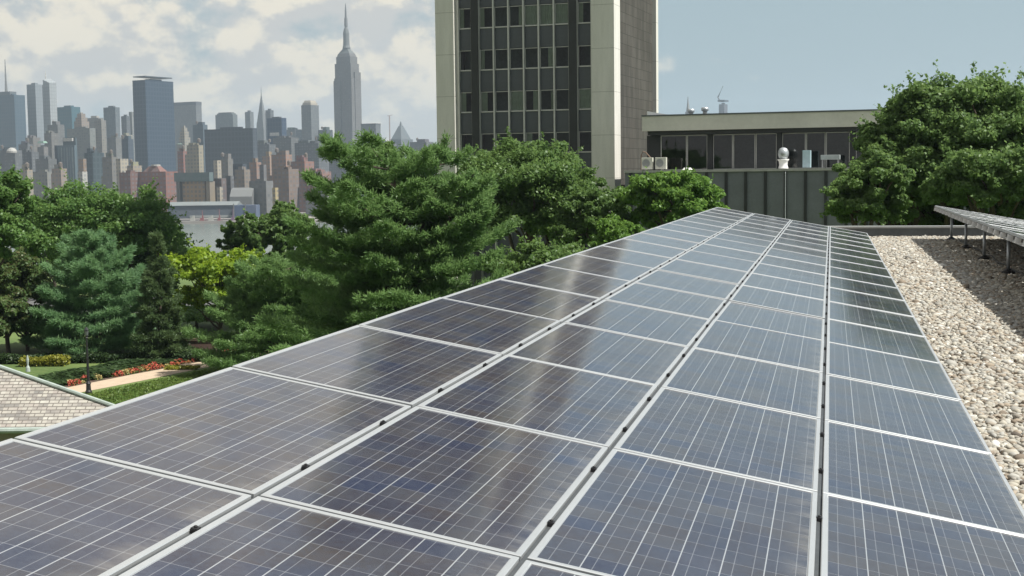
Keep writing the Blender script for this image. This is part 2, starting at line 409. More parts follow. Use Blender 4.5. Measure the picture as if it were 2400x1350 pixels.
for y in np.arange(AY0, AY0+17*PL, 3.28):
    for k in (.25, 3.75):
        p = frame_pt(AX, AZ, k, .105)
        MB().box(p.x-AX-.03, p.x-AX+.03, y-(AY0-PL)-.03, y-(AY0-PL)+.03, -.02, p.z).build('leg', STEEL, rack)
for k in (.25, 1.5, 2.5, 3.75):                                       # long channels under the rails close the view down the slots
    p = frame_pt(AX, AZ, k, .106)
    MB().box(p.x-AX-.03, p.x-AX+.03, 0, 18*PL, p.z-.08, p.z-.001).build('channel', ALU_DARK, rack)

# second array on taller legs
BX, BZ, BYE = 2.42, .815, 34.5
NB = 15
FILES2 = ['file edging the aisle', 'second file from the aisle', 'third file from the aisle', 'file farthest from the aisle']
for c in range(4):
    for r in range(NB):
        p = frame_pt(BX, BZ, c+.012); y0 = BYE-(r+1)*PL+.01
        o = solar_panel((p.x, y0, p.z), f'grey raised-array solar panel {ORD[r]} from the far end, {FILES2[c]}', 'solar panels of the raised array on legs')
        o.rotation_euler = (rs.gauss(0, .002), TILT+rs.gauss(0, .002), 0)
rk2 = thing('panel_rack', 'galvanised rack on steel legs with black pads carrying the raised array', 'rack', (BX, BYE, 0))
for r in range(NB):
    for q in (.25, .75):
        rail(rk2, BX, BX, BZ, BYE-(r+q)*PL, BYE)
        p = frame_pt(BX, BZ, -.005, .047)
        bl = MB().box(-.012, .06, -.055, .055, -.075, 0).build('bracket', WHITE, rk2, (p.x-BX, -(r+q)*PL, p.z)); bl.rotation_euler = (0, TILT, 0)
for k in (.45, 3.4):
    p = frame_pt(BX, BZ, k, .106)
    MB().box(p.x-BX-.035, p.x-BX+.035, -NB*PL, 0, p.z-.10, p.z-.001).build('channel', STEEL, rk2)
for y in [34.18-3.61*i for i in range(7)]:
    for k in (.49, 3.4):
        p = frame_pt(BX, BZ, k, .206)
        lg = MB().tube([(p.x-BX, y-BYE, .02), (p.x-BX, y-BYE, p.z-.001)], .029, 12).build('leg', STEEL, rk2, smooth=True)
        MB().lathe([(.11, -.01), (.11, .025), (.07, .045), (.045, .07)], (p.x-BX, y-BYE), 16).build('base_pad', BLACK, lg)


cab = MB().tube([(BX+.50, 34.1-.6*i, .03+.02*math.sin(i*1.7)+(.0 if i % 6 else .02)) for i in range(36)], .012, 6).build('power_cable', BLACK)
tag(cab, 'black power cable lying on the pebbles along the legs of the raised array', 'cable')

# ------------------------------------------------------------------ campus buildings
CONC = plain('pale_concrete', (.56, .545, .49), .85, 0, .09, .35, .2)
def concrete_joint():
    m, t = mat('board_concrete'); pos = t.node('ShaderNodeTexCoord').outputs['Object']; x, y, z = t.sep(pos)
    n = t.noise(t.comb(t.math('MULTIPLY', x, 1.5), t.math('MULTIPLY', y, 1.5), t.math('MULTIPLY', z, .18)), 1.2, 5, .65); n2 = t.noise(pos, 9, 4, .6)
    c = t.mix(t.ramp(n, .3, .7), (.53, .52, .475), (.62, .605, .555)); c = t.mix(t.ramp(n2, .45, .75, 0, .35), c, (.46, .45, .41))
    j = t.math('LESS_THAN', t.math('FRACT', t.math('MULTIPLY', z, 1/3.14)), .012)
    c = t.mix(t.math('MULTIPLY', j, .6), c, (.2, .19, .17))
    t.put(t.b.inputs['Base Color'], c); t.b.inputs['Roughness'].default_value = .88; return m
CONC2 = concrete_joint()
def darkwall():
    m, t = mat('dark_aggregate_wall'); pos = t.node('ShaderNodeTexCoord').outputs['Object']
    br = t.node('ShaderNodeTexBrick'); x, y, z = t.sep(pos); t.put(br.inputs[0], t.comb(y, z, 0.))
    br.inputs['Scale'].default_value = 1.; br.inputs['Brick Width'].default_value = 1.9; br.inputs['Row Height'].default_value = .78; br.inputs['Mortar Size'].default_value = .02
    br.inputs['Color1'].default_value = (.085, .081, .073, 1); br.inputs['Color2'].default_value = (.10, .096, .087, 1); br.inputs['Mortar'].default_value = (.045, .044, .04, 1)
    n = t.noise(t.comb(x, t.math('MULTIPLY', y, 1.4), t.math('MULTIPLY', z, .25)), .9, 5, .6)
    t.put(t.b.inputs['Base Color'], t.mix(t.ramp(n, .35, .7, 0, .6), br.outputs[0], (.047, .047, .043))); t.b.inputs['Roughness'].default_value = .95; t.b.inputs['Specular IOR Level'].default_value = .05; return m
AGG = darkwall()
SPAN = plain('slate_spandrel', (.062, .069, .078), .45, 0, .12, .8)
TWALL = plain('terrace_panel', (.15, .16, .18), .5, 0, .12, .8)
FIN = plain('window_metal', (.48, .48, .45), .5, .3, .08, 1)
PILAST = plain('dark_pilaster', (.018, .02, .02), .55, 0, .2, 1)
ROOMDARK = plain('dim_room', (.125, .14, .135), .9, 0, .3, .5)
CURT = plain('pale_curtain', (.62, .62, .50), .9, 0, .12, 3)
def glass_mat(name, tint, refl=1.5):
    m, t = mat(name); m.node_tree.nodes.remove(t.b)
    tr = t.node('ShaderNodeBsdfTransparent'); tr.inputs[0].default_value = (*tint, 1)
    gl = t.node('ShaderNodeBsdfGlossy'); gl.inputs['Roughness'].default_value = .03
    fr = t.node('ShaderNodeFresnel'); fr.inputs[0].default_value = refl
    b = t.node('ShaderNodeBump'); b.inputs['Strength'].default_value = .04; b.inputs['Distance'].default_value = .05
    t.put(b.inputs['Height'], t.noise(t.node('ShaderNodeTexCoord').outputs['Object'], .6, 2)); t.put(gl.inputs['Normal'], b.outputs[0])
    mx = t.node('ShaderNodeMixShader'); t.l.new(fr.outputs[0], mx.inputs[0]); t.l.new(tr.outputs[0], mx.inputs[1]); t.l.new(gl.outputs[0], mx.inputs[2])
    t.l.new(mx.outputs[0], m.node_tree.nodes['Material Output'].inputs[0]); return m
GLASS = glass_mat('window_glass', (.62, .68, .66), 1.7)
GLASST = glass_mat('tower_glass', (.58, .66, .64), 1.42)

# ---- tall tower; local origin at its near right-hand corner, local x along the window front, y into the block
ROT = math.radians(-6)
tc = P(1440, 250, 100); S = .03106
tower = thing('office_tower', 'tall concrete tower with dark window bays and a bright pale edge slab', 'tower', (tc.x, tc.y, GROUND), ROT)
TZ = lambda k: 9.5+3.14*k - GROUND                  # sill of storey k above the tower's foot
ZT = TZ(10)
lx = lambda px: (px-1440)*S*1.055
D = 14.2
fr = .55                                            # the window wall stands back behind the piers
MB().box(lx(1388), 0, 0, 1.75, 0, ZT).build('pier', CONC2, tower)
MB().box(lx(1014), lx(1059), 0, 1.75, 0, ZT).build('pier', CONC2, tower)
MB().box(lx(1388), 0, D-.75, D, 0, ZT).build('pier', CONC2, tower)
MB().box(lx(1014), lx(1059), D-.75, D, 0, ZT).build('pier', CONC2, tower)
MB().box(-1.2, -.32, 1.751, D-.751, 0, ZT-.1).build('side_wall', AGG, tower)
MB().box(lx(1014)+.32, lx(1014)+1.2, 1.751, D-.751, 0, ZT-.1).build('side_wall', AGG, tower)
MB().box(lx(1059)+.002, lx(1388)-.002, D-.7, D-.2, 0, ZT).build('rear_wall', CONC, tower)
MB().box(lx(1014)-.1, .1, -.1, D+.1, ZT+.001, ZT+.9).build('roof', CONC, tower)
MB().box(lx(1059)+.002, lx(1066), fr-.15, fr+.9, 0, ZT-.002).build('jamb', FIN, tower)
MB().box(lx(1385), lx(1388)-.002, fr-.15, fr+.9, 0, ZT-.002).build('jamb', FIN, tower)
MB().box(lx(1099), lx(1116), fr-.35, fr+.9, 0, ZT-.002).build('pilaster', PILAST, tower)
MB().box(lx(1333), lx(1351), fr-.35, fr+.9, 0, ZT-.002).build('pilaster', PILAST, tower)
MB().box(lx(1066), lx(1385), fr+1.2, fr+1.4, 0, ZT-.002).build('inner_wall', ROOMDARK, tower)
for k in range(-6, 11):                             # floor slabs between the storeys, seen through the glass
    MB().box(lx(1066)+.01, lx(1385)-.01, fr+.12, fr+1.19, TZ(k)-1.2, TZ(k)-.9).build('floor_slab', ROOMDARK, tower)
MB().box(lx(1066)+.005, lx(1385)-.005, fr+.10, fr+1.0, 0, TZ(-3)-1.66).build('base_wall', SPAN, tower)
cols = [(1066, 1099)]+[(1116+36.17*i, 1116+36.17*(i+1)) for i in range(6)]+[(1351, 1385)]
rs = random.Random(11)
WH = 1.50
CURTAINS = {(1, 4): .05, (1, 5): .05, (1, 6): .05, (1, 0): .2, (1, 7): .25, (1, 1): .25, (1, 3): .35, (0, 1): .2, (0, 5): .35, (-1, 0): .2, (-1, 1): .2, (-1, 3): .05, (-1, 5): .35, (-1, 7): .05, (-1, 4): .35}   # share of each pane that is curtained
wcache = {}
def window_meshes(wd):
    key = round(wd, 2)
    if key not in wcache:
        f = MB(); t_ = .045
        f.box(0, wd, -.03, .03, 0, t_).box(0, wd, -.03, .03, WH-t_, WH).box(0, t_, -.03, .03, t_, WH-t_).box(wd-t_, wd, -.03, .03, t_, WH-t_)
        f.box(-.01, wd+.01, -.07, -.031, -.05, .005)
        a = f.mesh('window'); a.materials.append(FIN)
        g = MB().add([(t_, 0, t_), (wd-t_, 0, t_), (wd-t_, 0, WH-t_), (t_, 0, WH-t_)], [(0, 1, 2, 3)]).mesh('pane'); g.materials.append(GLASST)
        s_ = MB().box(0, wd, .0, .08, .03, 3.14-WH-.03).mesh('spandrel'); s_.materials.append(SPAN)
        wcache[key] = (a, g, s_)
    return wcache[key]
for ci, (a, b) in enumerate(cols):
    x0, x1 = lx(a)+.065, lx(b)-.065
    if ci in (1, 2, 3, 4, 5, 6) or True:
        pass
    for k in range(-3, 9):
        wm, pm, sm = window_meshes(x1-x0)
        wo_ = link('window', wm, tower, (x0, fr, TZ(k)))
        link('pane', pm, wo_)
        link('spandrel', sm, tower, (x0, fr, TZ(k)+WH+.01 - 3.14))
        q = rs.random(); top_row = k >= 1
        q = CURTAINS.get((k, ci), q if k > 1 or k < -1 else .9)
        if q < (.42 if not top_row else .55):
            cb = MB(); wd = x1-x0; n = 12
            if q < .12: u0, u1 = .03, wd-.03
            elif q < .3: u0, u1 = .03, wd*rs.uniform(.3, .6)
            else: u0, u1 = wd*rs.uniform(.5, .75), wd-.03
            pts = [(u0+(u1-u0)*i/n, .12+.03*(i % 2)) for i in range(n+1)]
            cb.add([(px_, py_-.04, zz) for px_, py_ in pts for zz in (.04, WH-.04)], [(2*i, 2*i+2, 2*i+3, 2*i+1) for i in range(n)])
            cb.build('curtain', CURT, wo_)
for i in range(len(cols)):                          # thin bright fins between the bays
    a, b = cols[i]
    for xx in {round(lx(a), 3), round(lx(b), 3)}:
        if i and xx == round(lx(cols[i-1][1]), 3): continue
        MB().box(xx-.055, xx+.055, fr-.22, fr+.10, 0, ZT-.004).build('fin', FIN, tower)

# ---- low building with a flat concrete roof band, terrace and ribbed wall
lc = P(1505, 300, 95)
low = thing('flat_roof_building', 'low glazed building with a concrete roof band above a dark ribbed terrace wall', 'building', (lc.x, lc.y, GROUND), ROT)
q = 95/FPX; L0 = lambda px: (px-1505)*q*1.005
zr = lambda zz: zz-GROUND
LW = 26.0; TER = 1.80
MB().box(0, LW, 0, 14, zr(4.50), zr(5.50)).build('roof_band', CONC, low)
MB().box(-.04, LW+.04, -.05, 14.04, zr(5.502), zr(5.60)).build('roof_edge', PARAPET, low)
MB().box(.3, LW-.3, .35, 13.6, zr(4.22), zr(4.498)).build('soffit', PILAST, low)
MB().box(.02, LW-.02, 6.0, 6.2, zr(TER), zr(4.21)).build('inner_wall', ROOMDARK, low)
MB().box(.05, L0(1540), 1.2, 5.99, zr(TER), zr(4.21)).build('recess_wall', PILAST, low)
TF = -2.4
MB().box(L0(1484), LW, TF, 13.9, 0, zr(TER)-.16).build('terrace_wall', TWALL, low)
MB().box(L0(1484)-.05, LW, TF-.12, 13.8, zr(TER)-.158, zr(TER)).build('terrace_slab', plain('terrace_concrete', (.36, .35, .34), .8, 0, .15, 2), low)
for i in range(17):
    xx = L0(1498+43.7*i)
    if xx < LW-.1: MB().box(xx-.09, xx+.09, TF-.10, TF-.001, 0, zr(TER)-.17).build('rib', PILAST, low)
for a, b in ((1652, 1664), (1812, 1823), (1975, 1987), (2135, 2147)):
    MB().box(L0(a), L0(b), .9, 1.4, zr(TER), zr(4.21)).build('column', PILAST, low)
panes = [1540, 1603, 1652, 1664, 1711, 1763, 1812, 1823, 1877, 1921, 1975, 1987, 2040, 2090, 2135]
for a, b in zip(panes, panes[1:]):
    if b-a < 20: continue
    x0, x1 = L0(a)+.02, L0(b)-.02; z0, z1 = zr(TER), zr(4.20)
    f = MB(); t_ = .05
    f.box(x0, x1, 1.1, 1.2, z0, z0+t_).box(x0, x1, 1.1, 1.2, z1-t_, z1).box(x0, x0+t_, 1.1, 1.2, z0+t_, z1-t_).box(x1-t_, x1, 1.1, 1.2, z0+t_, z1-t_)
    f_ = f.build('window', FIN, low)
    MB().add([(x0, 1.15, z0), (x1, 1.15, z0), (x1, 1.15, z1), (x0, 1.15, z1)], [(0, 1, 2, 3)]).build('pane', GLASS, f_)
    if rs.random() < .5:
        MB().box(x0+.1, x1-.3, 2.6, 2.64, z0+.02, z0+rs.uniform(.5, .8)).build('desk', ROOMDARK, f_)
inv = Matrix.Translation((lc.x, lc.y, GROUND)) @ Matrix.Rotation(ROT, 4, 'Z')
def onlow(x, y, z): return inv @ Vector((x, y, zr(z)))
# things standing on the terrace and roof
def placed(name, label, cat, x, y, z): return thing(name, label, cat, onlow(x, y, z), ROT)
o = placed('exhaust_fan', 'round silvery exhaust fan on a pale flared pedestal on the terrace', 'exhaust fan', L0(1837), -1.2, TER); o.scale = (.82, .82, .94)
MB().lathe([(.42, 0), (.40, .05), (.33, .25), (.36, .50), (.47, .62), (.46, .66)], n=20).build('pedestal', WHITE, o, smooth=True)
fan = MB().lathe([(.20, .661), (.34, .74), (.43, .95), (.44, 1.08), (.40, 1.26), (.30, 1.40), (.15, 1.47), (.03, 1.49)], n=22).build('fan_housing', STEEL, o, smooth=True)
MB().lathe([(.12, 0), (.12, .03), (.06, .05)], n=14).build('motor_cap', ALU_DARK, fan, (0, -.425, 1.02)).rotation_euler = (math.radians(90), 0, 0)
o = placed('conduit', 'thin grey conduit running down the ribbed wall below the exhaust fan', 'conduit', L0(1848), TF-.13, 0); o.location.z = GROUND
MB().tube([(0, 0, 6), (0, 0, zr(TER)-.3), (0, .05, zr(TER)-.2)], .03, 6).build('pipe', STEEL, o)
o = placed('utility_cabinet', 'tall narrow pale blue cabinet standing on the terrace beside the exhaust fan', 'cabinet', L0(1888), -1.0, TER)
MB().box(-.26, .26, -.22, .22, .05, 1.18).build('body', plain('pale_blue_paint', (.34, .46, .50), .5), o, bevel=.015); MB().box(-.22, .22, -.18, .18, 0, .049).build('base', ALU_DARK, o); MB().box(-.23, .23, -.24, -.2202, .1, 1.12).build('door', plain('pale_blue_door', (.38, .50, .55), .5), o)
o = placed('planter_trough', 'low grey trough near the trees at the end of the terrace', 'trough', L0(1938), -.6, TER)
MB().box(-.62, .62, -.2, .2, .55, .86).build('trough', plain('grey_trough', (.30, .34, .34), .6), o, bevel=.02)
for s in (-.5, .5): MB().box(s-.05, s+.05, -.15, .15, 0, .549).build('leg', ALU_DARK, o)
for i, (px_, lab) in enumerate(((1528, 'boxy pale condenser unit half behind a bush, next to the tower'), (1560, 'boxy pale condenser unit standing clear of the bush on the terrace'))):
    o = placed('condenser_unit', lab, 'air conditioner', L0(px_), -1.3, TER); o['group'] = 'condenser units on the terrace'
    MB().box(-.38, .38, -.17, .17, .06, .86).build('body', plain('beige_enamel', (.50, .51, .44), .5), o, bevel=.02)
    MB().lathe([(.27, 0), (.27, .02)], n=20).build('grille', ALU_DARK, o, (-.06, -.172, .48)).rotation_euler = (math.radians(90), 0, 0)
    for s in (-.28, .28): MB().box(s-.05, s+.05, -.16, .16, 0, .059).build('foot', BLACK, o)
o = placed('standpipe', 'thin bent brown pipe rising beside the condenser units', 'pipe', L0(1516), -1.0, TER)
MB().tube([(-.15, 0, 0), (-.15, 0, 1.05), (-.02, 0, 1.28), (.16, 0, 1.22), (.62, 0, .72)], .045, 8).build('pipe', plain('rusty_pipe', (.16, .11, .08), .8), o)
o = placed('paving_slab', 'small white slab lying on the terrace ledge', 'slab', L0(1626), -2.0, TER)
MB().frustum(-.32, .32, -.2, .2, 0, .14, .6).build('slab', WHITE, o)
for px_, yy, lab in ((1582, 5, 'mushroom vent alone on the flat roof, closest to the tower'), (1627, 3, 'mushroom vent on the flat roof, below the thin clock tower')):
    o = placed('roof_vent', lab, 'roof vent', L0(px_)*1.05, yy, 5.6); o['group'] = 'mushroom vents on the flat roof'
    MB().lathe([(.16, 0), (.16, .28)], n=14).build('stack', ALU_DARK, o); MB().lathe([(.14, .281), (.25, .33), (.27, .45), (.24, .55), (.12, .58)], n=16).build('cap', STEEL, o, smooth=True)
o = placed('roof_hump', 'small sloping sunlit-white hatch on the flat roof against the tower', 'hump', .7, 2.0, 5.6)  # sunlit bit of roof, its brightness painted on as white
MB().add([(-.7, -.5, 0), (.9, -.5, 0), (.9, .5, 0), (-.7, .5, 0), (-.7, -.5, .33), (.9, -.5, .04), (.9, .5, .04), (-.7, .5, .33)], [(0, 3, 2, 1), (4, 5, 6, 7), (0, 1, 5, 4), (1, 2, 6, 5), (2, 3, 7, 6), (3, 0, 4, 7)]).build('hump_body', WHITE, o)

# ---- slate-roofed annex in the lower corner
def slates():
    m, t = mat('roof_slates'); uv = t.node('ShaderNodeUVMap').outputs[0]
    br = t.node('ShaderNodeTexBrick'); t.put(br.inputs[0], uv); br.offset = .5
    br.inputs['Scale'].default_value = 1.; br.inputs['Brick Width'].default_value = .24; br.inputs['Row Height'].default_value = .12; br.inputs['Mortar Size'].default_value = .012
    br.inputs['Mortar'].default_value = (.13, .12, .105, 1)
    u, v, _ = t.sep(uv); row = t.math('FLOOR', t.math('DIVIDE', v, .12))
    off = t.math('MULTIPLY', t.math('MODULO', row, 2.), .12)
    cellx = t.math('FLOOR', t.math('DIVIDE', t.math('ADD', u, off), .24))
    wn = t.node('ShaderNodeTexWhiteNoise'); t.put(wn.inputs[0], t.comb(cellx, row, 0.))
    cr = t.node('ShaderNodeValToRGB'); t.put(cr.inputs[0], wn.outputs[0]); e = cr.color_ramp.elements; cr.color_ramp.interpolation = 'LINEAR'
    e[0].color = (.165, .16, .15, 1); e[1].color = (.40, .39, .345, 1)
    for p, c in ((.2, (.245, .225, .205)), (.45, (.31, .295, .26)), (.7, (.36, .345, .30)), (.85, (.28, .25, .225))): x_ = e.new(p); x_.color = (*c, 1)
    n = t.noise(t.comb(t.math('MULTIPLY', u, 1.), t.math('MULTIPLY', v, 3.)), 5, 4)
    c = t.mix(br.outputs['Fac'], t.mix(t.ramp(n, .35, .75, 0, .35), cr.outputs[0], (.27, .24, .21)), (.14, .125, .11))
    t.put(t.b.inputs['Base Color'], c); t.b.inputs['Roughness'].default_value = .75
    h = t.math('SUBTRACT', t.math('ADD', t.math('SUBTRACT', 1., t.math('FRACT', t.math('DIVIDE', v, .12))), t.math('MULTIPLY', wn.outputs[0], .3)), br.outputs['Fac'])
    b = t.node('ShaderNodeBump'); b.inputs['Strength'].default_value = .9; b.inputs['Distance'].default_value = .03; t.put(b.inputs['Height'], h); t.put(t.b.inputs['Normal'], b.outputs[0]); return m
SLATE = slates()
C = P(100, 960, 34); SL = math.radians(33); ups = FW*math.cos(SL)+Vector((0, 0, math.sin(SL))); nrm = RT.cross(ups)
def on_plane(px, py):
    d = Vector(ray(px, py)); t_ = (C-Vector(CAMP)).dot(nrm)/d.dot(nrm); return Vector(CAMP)+d*t_
A_, B_ = on_plane(-140, 813.5), on_plane(410, 1004)
run = (B_-A_).dot(-FW)                       # plan distance from eave to peak
tdir = (FW-RT*.9).normalized(); Dk = B_+tdir*(2*run/tdir.dot(FW)); E1 = B_-RT*16; A2 = A_-RT*13; D1 = Dk-RT*8
annex = thing('slate_roof_annex', 'annex with a mottled slate hip roof and green copper ridge beside the panels', 'building', (B_.x, B_.y, GROUND))
org = Vector((B_.x, B_.y, GROUND))
def uvroof(name, vs, fs):
    me = MB().add([v-org for v in vs], fs).mesh(name); me.materials.append(SLATE); ul = me.uv_layers.new(name='UVMap')
    for p in me.polygons:
        n_ = p.normal; h = Vector((0, 0, 1)).cross(n_); h = h.normalized() if h.length > 1e-4 else Vector((1, 0, 0)); s_ = n_.cross(h)
        for li in p.loop_indices:
            co = me.vertices[me.loops[li].vertex_index].co; ul.data[li].uv = (co.dot(h)+50, co.dot(s_)+50)
    return link(name, me, annex)
uvroof('slate_roof', [A_, B_, E1, A2, Dk, D1], [(0, 3, 2, 1), (0, 1, 4), (0, 4, 5, 3)])
MB().tube([A_-org+Vector((0, 0, .03)), B_-org+Vector((0, 0, .03))], .055, 8).build('hip_cap', COPPER, annex)
MB().tube([A_-org+Vector((0, 0, .03)), A2-org+Vector((0, 0, .03))], .10, 8).build('ridge_cap', COPPER, annex)
fp = on_plane(66, 878)-org
MB().lathe([(.06, 0), (.05, .10), (.02, .16), (.035, .30), (.015, .42)], (fp.x, fp.y), 8).build('finial', COPPER, annex, (0, 0, fp.z+.08))
MB().tube([B_-org+RT*.05-FW*.02, E1-org-FW*.02], .075, 8).build('gutter', COPPER, annex)
ew = B_-org; c0 = ew-RT*.4+FW*.4; c1 = ew-RT*15.6+FW*.4; c2 = c1+FW*(2*run-.8); c3 = c0+tdir*((2*run-.8)/tdir.dot(FW)); hz = ew.z-.12
MB().add([(*c.xy, zz) for zz in (0, hz) for c in (c0, c1, c2, c3)], [(0, 1, 2, 3), (7, 6, 5, 4), (0, 4, 5, 1), (1, 5, 6, 2), (2, 6, 7, 3), (3, 7, 4, 0)]).build('wall', ROOFWALL, annex)


# ------------------------------------------------------------------ grounds: path, flower bed, hedge, lamp, car
def strip(name, pts, z, m, kind=None):
    mb = MB(); vs = []; fs = []
    for a, b in pts: vs += [(a.x, a.y, z), (b.x, b.y, z)]
    for i in range(len(pts)-1): fs.append((2*i, 2*i+1, 2*i+3, 2*i+2))
    o = mb.add(vs, fs).build(name, m)
    if kind: o['kind'] = kind
    return o
SAND = plain('pale_path_paving', (.42, .33, .24), .9, 0, .12, 1.5)
near = [G(px_, py_, GROUND) for px_, py_ in ((60, 942), (190, 920), (330, 893), (470, 864), (600, 838), (760, 806))]
far_ = [G(px_, py_, GROUND) for px_, py_ in ((40, 926), (160, 908), (310, 878), (450, 852), (580, 826), (750, 792))]
strip('path', list(zip(near, far_)), GROUND+.012, SAND, 'structure')
SOIL = plain('bed_soil', (.09, .06, .045), .95, 0, .3, 3)
n2 = [G(px_, py_, GROUND) for px_, py_ in ((40, 926), (160, 907.5), (310, 877.5), (450, 851.5), (580, 825.5))]
f2 = [G(px_, py_, GROUND) for px_, py_ in ((40, 918), (160, 899), (310, 868), (450, 841), (580, 814))]
strip('soil_bed', list(zip(n2, f2)), GROUND+.02, SOIL, 'structure')
road = [(G(-400, 742, GROUND), G(-400, 704, GROUND)), (G(200, 735, GROUND), G(200, 698, GROUND)), (G(900, 728, GROUND), G(900, 692, GROUND)), (G(1400, 722, GROUND), G(1400, 688, GROUND))]
strip('campus_road', road, GROUND+.014, plain('asphalt', (.10, .10, .10), .9, 0, .15, .8), 'structure')

def leaf_quads(rng, c, size, up=.35, out=None, stretch=1.7):
    """rhombic leaves at points c, facing a random way, drawn towards 'up' and 'out'"""
    n = len(c); nr = rng.normal(0, 1, (n, 3)); nr /= np.linalg.norm(nr, axis=1)[:, None]
    nr[:, 2] += up
    if out is not None: nr += out
    nr /= np.linalg.norm(nr, axis=1)[:, None]
    a = np.cross(nr, rng.normal(0, 1, (n, 3))); a /= np.linalg.norm(a, axis=1)[:, None]; b = np.cross(nr, a)
    s = size*rng.uniform(.65, 1.35, n)[:, None]
    la, lb = a*s*.5*stretch, b*s*.5
    V = np.stack([c-la, c+lb-la*.1, c+la, c-lb-la*.1], 1).reshape(-1, 3)
    return V, np.arange(n*4).reshape(-1, 4)

# flower clumps along the bed
def petal_mat(nm, col):
    m, t = mat(nm); at = t.node('ShaderNodeAttribute', attribute_name='tint').outputs['Fac']
    t.put(t.b.inputs['Base Color'], t.mix(t.math('GREATER_THAN', at, .5), (.06, .12, .025), col)); t.b.inputs['Roughness'].default_value = .7; return m
PET = {'red': petal_mat('red_petals', (.38, .075, .045)), 'orange': petal_mat('orange_petals', (.44, .16, .065)), 'yellow': petal_mat('yellow_petals', (.46, .38, .16))}
fproto = {}
rng = np.random.default_rng(21); rs = random.Random(8)
spots = []
for i in range(64):
    t_ = i/63; px_ = 162+t_*(552-162); base = np.interp(px_, [40, 160, 310, 450, 580], [926, 907.5, 877.5, 851.5, 825.5])
    spots.append((px_, base-(2.2 if i % 2 else 5.6)-rs.uniform(0, 1), rs.choice(['red', 'red', 'orange', 'yellow']) if px_ < 400 else rs.choice(['red', 'red', 'red', 'orange', 'yellow'])))
for px_, py_, cname in spots:
    if 205 < px_ < 222 or 235 < px_ < 255: continue
    p = G(px_, py_, GROUND)
    lab = {'red': 'clump of red bedding flowers in the bed along the pale path', 'orange': 'clump of orange bedding flowers in the bed along the pale path', 'yellow': 'clump of yellow bedding flowers in the bed along the pale path'}[cname]
    if cname not in fproto:
        n = 420; ph = rng.uniform(0, 6.28, n); el = np.arccos(rng.uniform(0, 1, n)); r = .42*rng.uniform(.55, 1, n)
        c = np.stack([r*np.sin(el)*np.cos(ph), r*np.sin(el)*np.sin(ph), r*np.cos(el)*1.1], 1)
        V, F = leaf_quads(rng, c, .11, .7, None, 1.2); T = np.repeat((rng.uniform(0, 1, n)+.45*(c[:, 2] > .15) > .62).astype(float), 4)
        o = raw_mesh('bedding_plant', V, F, T, PET[cname]); fproto[cname] = o
    else: o = fproto[cname].copy(); COL.objects.link(o)
    o.location = (p.x, p.y, GROUND+.01); o.rotation_euler = (0, 0, rs.uniform(0, 6)); s_ = rs.uniform(.45, .85); o.scale = (s_, s_, s_*rs.uniform(.8, 1.2))
    tag(o, lab, 'flowers', cname+' flowers along the path')

# rough grass on the sunny strip of lawn this side of the path
rg = np.random.default_rng(44); c0_, c1_, c2_ = (np.array(G(px_, py_, GROUND)) for px_, py_ in ((120, 945), (660, 832), (330, 985)))
n_ = 26000; a1, a2_ = rg.uniform(0, 1, n_)[:, None], rg.uniform(.0, 1, n_)[:, None]
gp = c0_+(c1_-c0_)*a1+(c2_-c0_)*a2_*(1-.2*a1); gp[:, 2] = GROUND+rg.uniform(.02, .10, n_)
gv, gf = leaf_quads(rg, gp, .12, .2, None, 2.2)
go_ = raw_mesh('lawn_grass', gv, gf, np.repeat(rg.beta(2, 3, n_), 4), leafmat('lawn_blades', (.085, .15, .03), (.12, .18, .04), (.19, .24, .07)))
tag(go_, 'rough sunlit grass between the pale path and the solar array', 'grass', None, 'stuff')
# lamp post by the path
lp = G(208, 922, GROUND)
o = thing('lamp_post', 'slim dark lamp post with a lantern standing at the near edge of the path', 'street lamp', (lp.x, lp.y, GROUND))
MB().lathe([(.20, 0), (.20, .12), (.15, .22), (.13, .55), (.16, .60), (.09, .75)], n=12).build('base', BLACK, o)
MB().lathe([(.085, .751), (.065, 2.2), (.05, 3.35), (.09, 3.40), (.05, 3.46)], n=12).build('pole', BLACK, o)
lan = MB().lathe([(.08, 3.461), (.13, 3.85), (.15, 3.86), (.09, 3.98), (.02, 4.05)], n=8).build('lantern', BLACK, o)
MB().lathe([(.100, 3.55), (.131, 3.80)], n=8).build('glass', plain('frosted_glass', (.10, .11, .11), .3), lan)

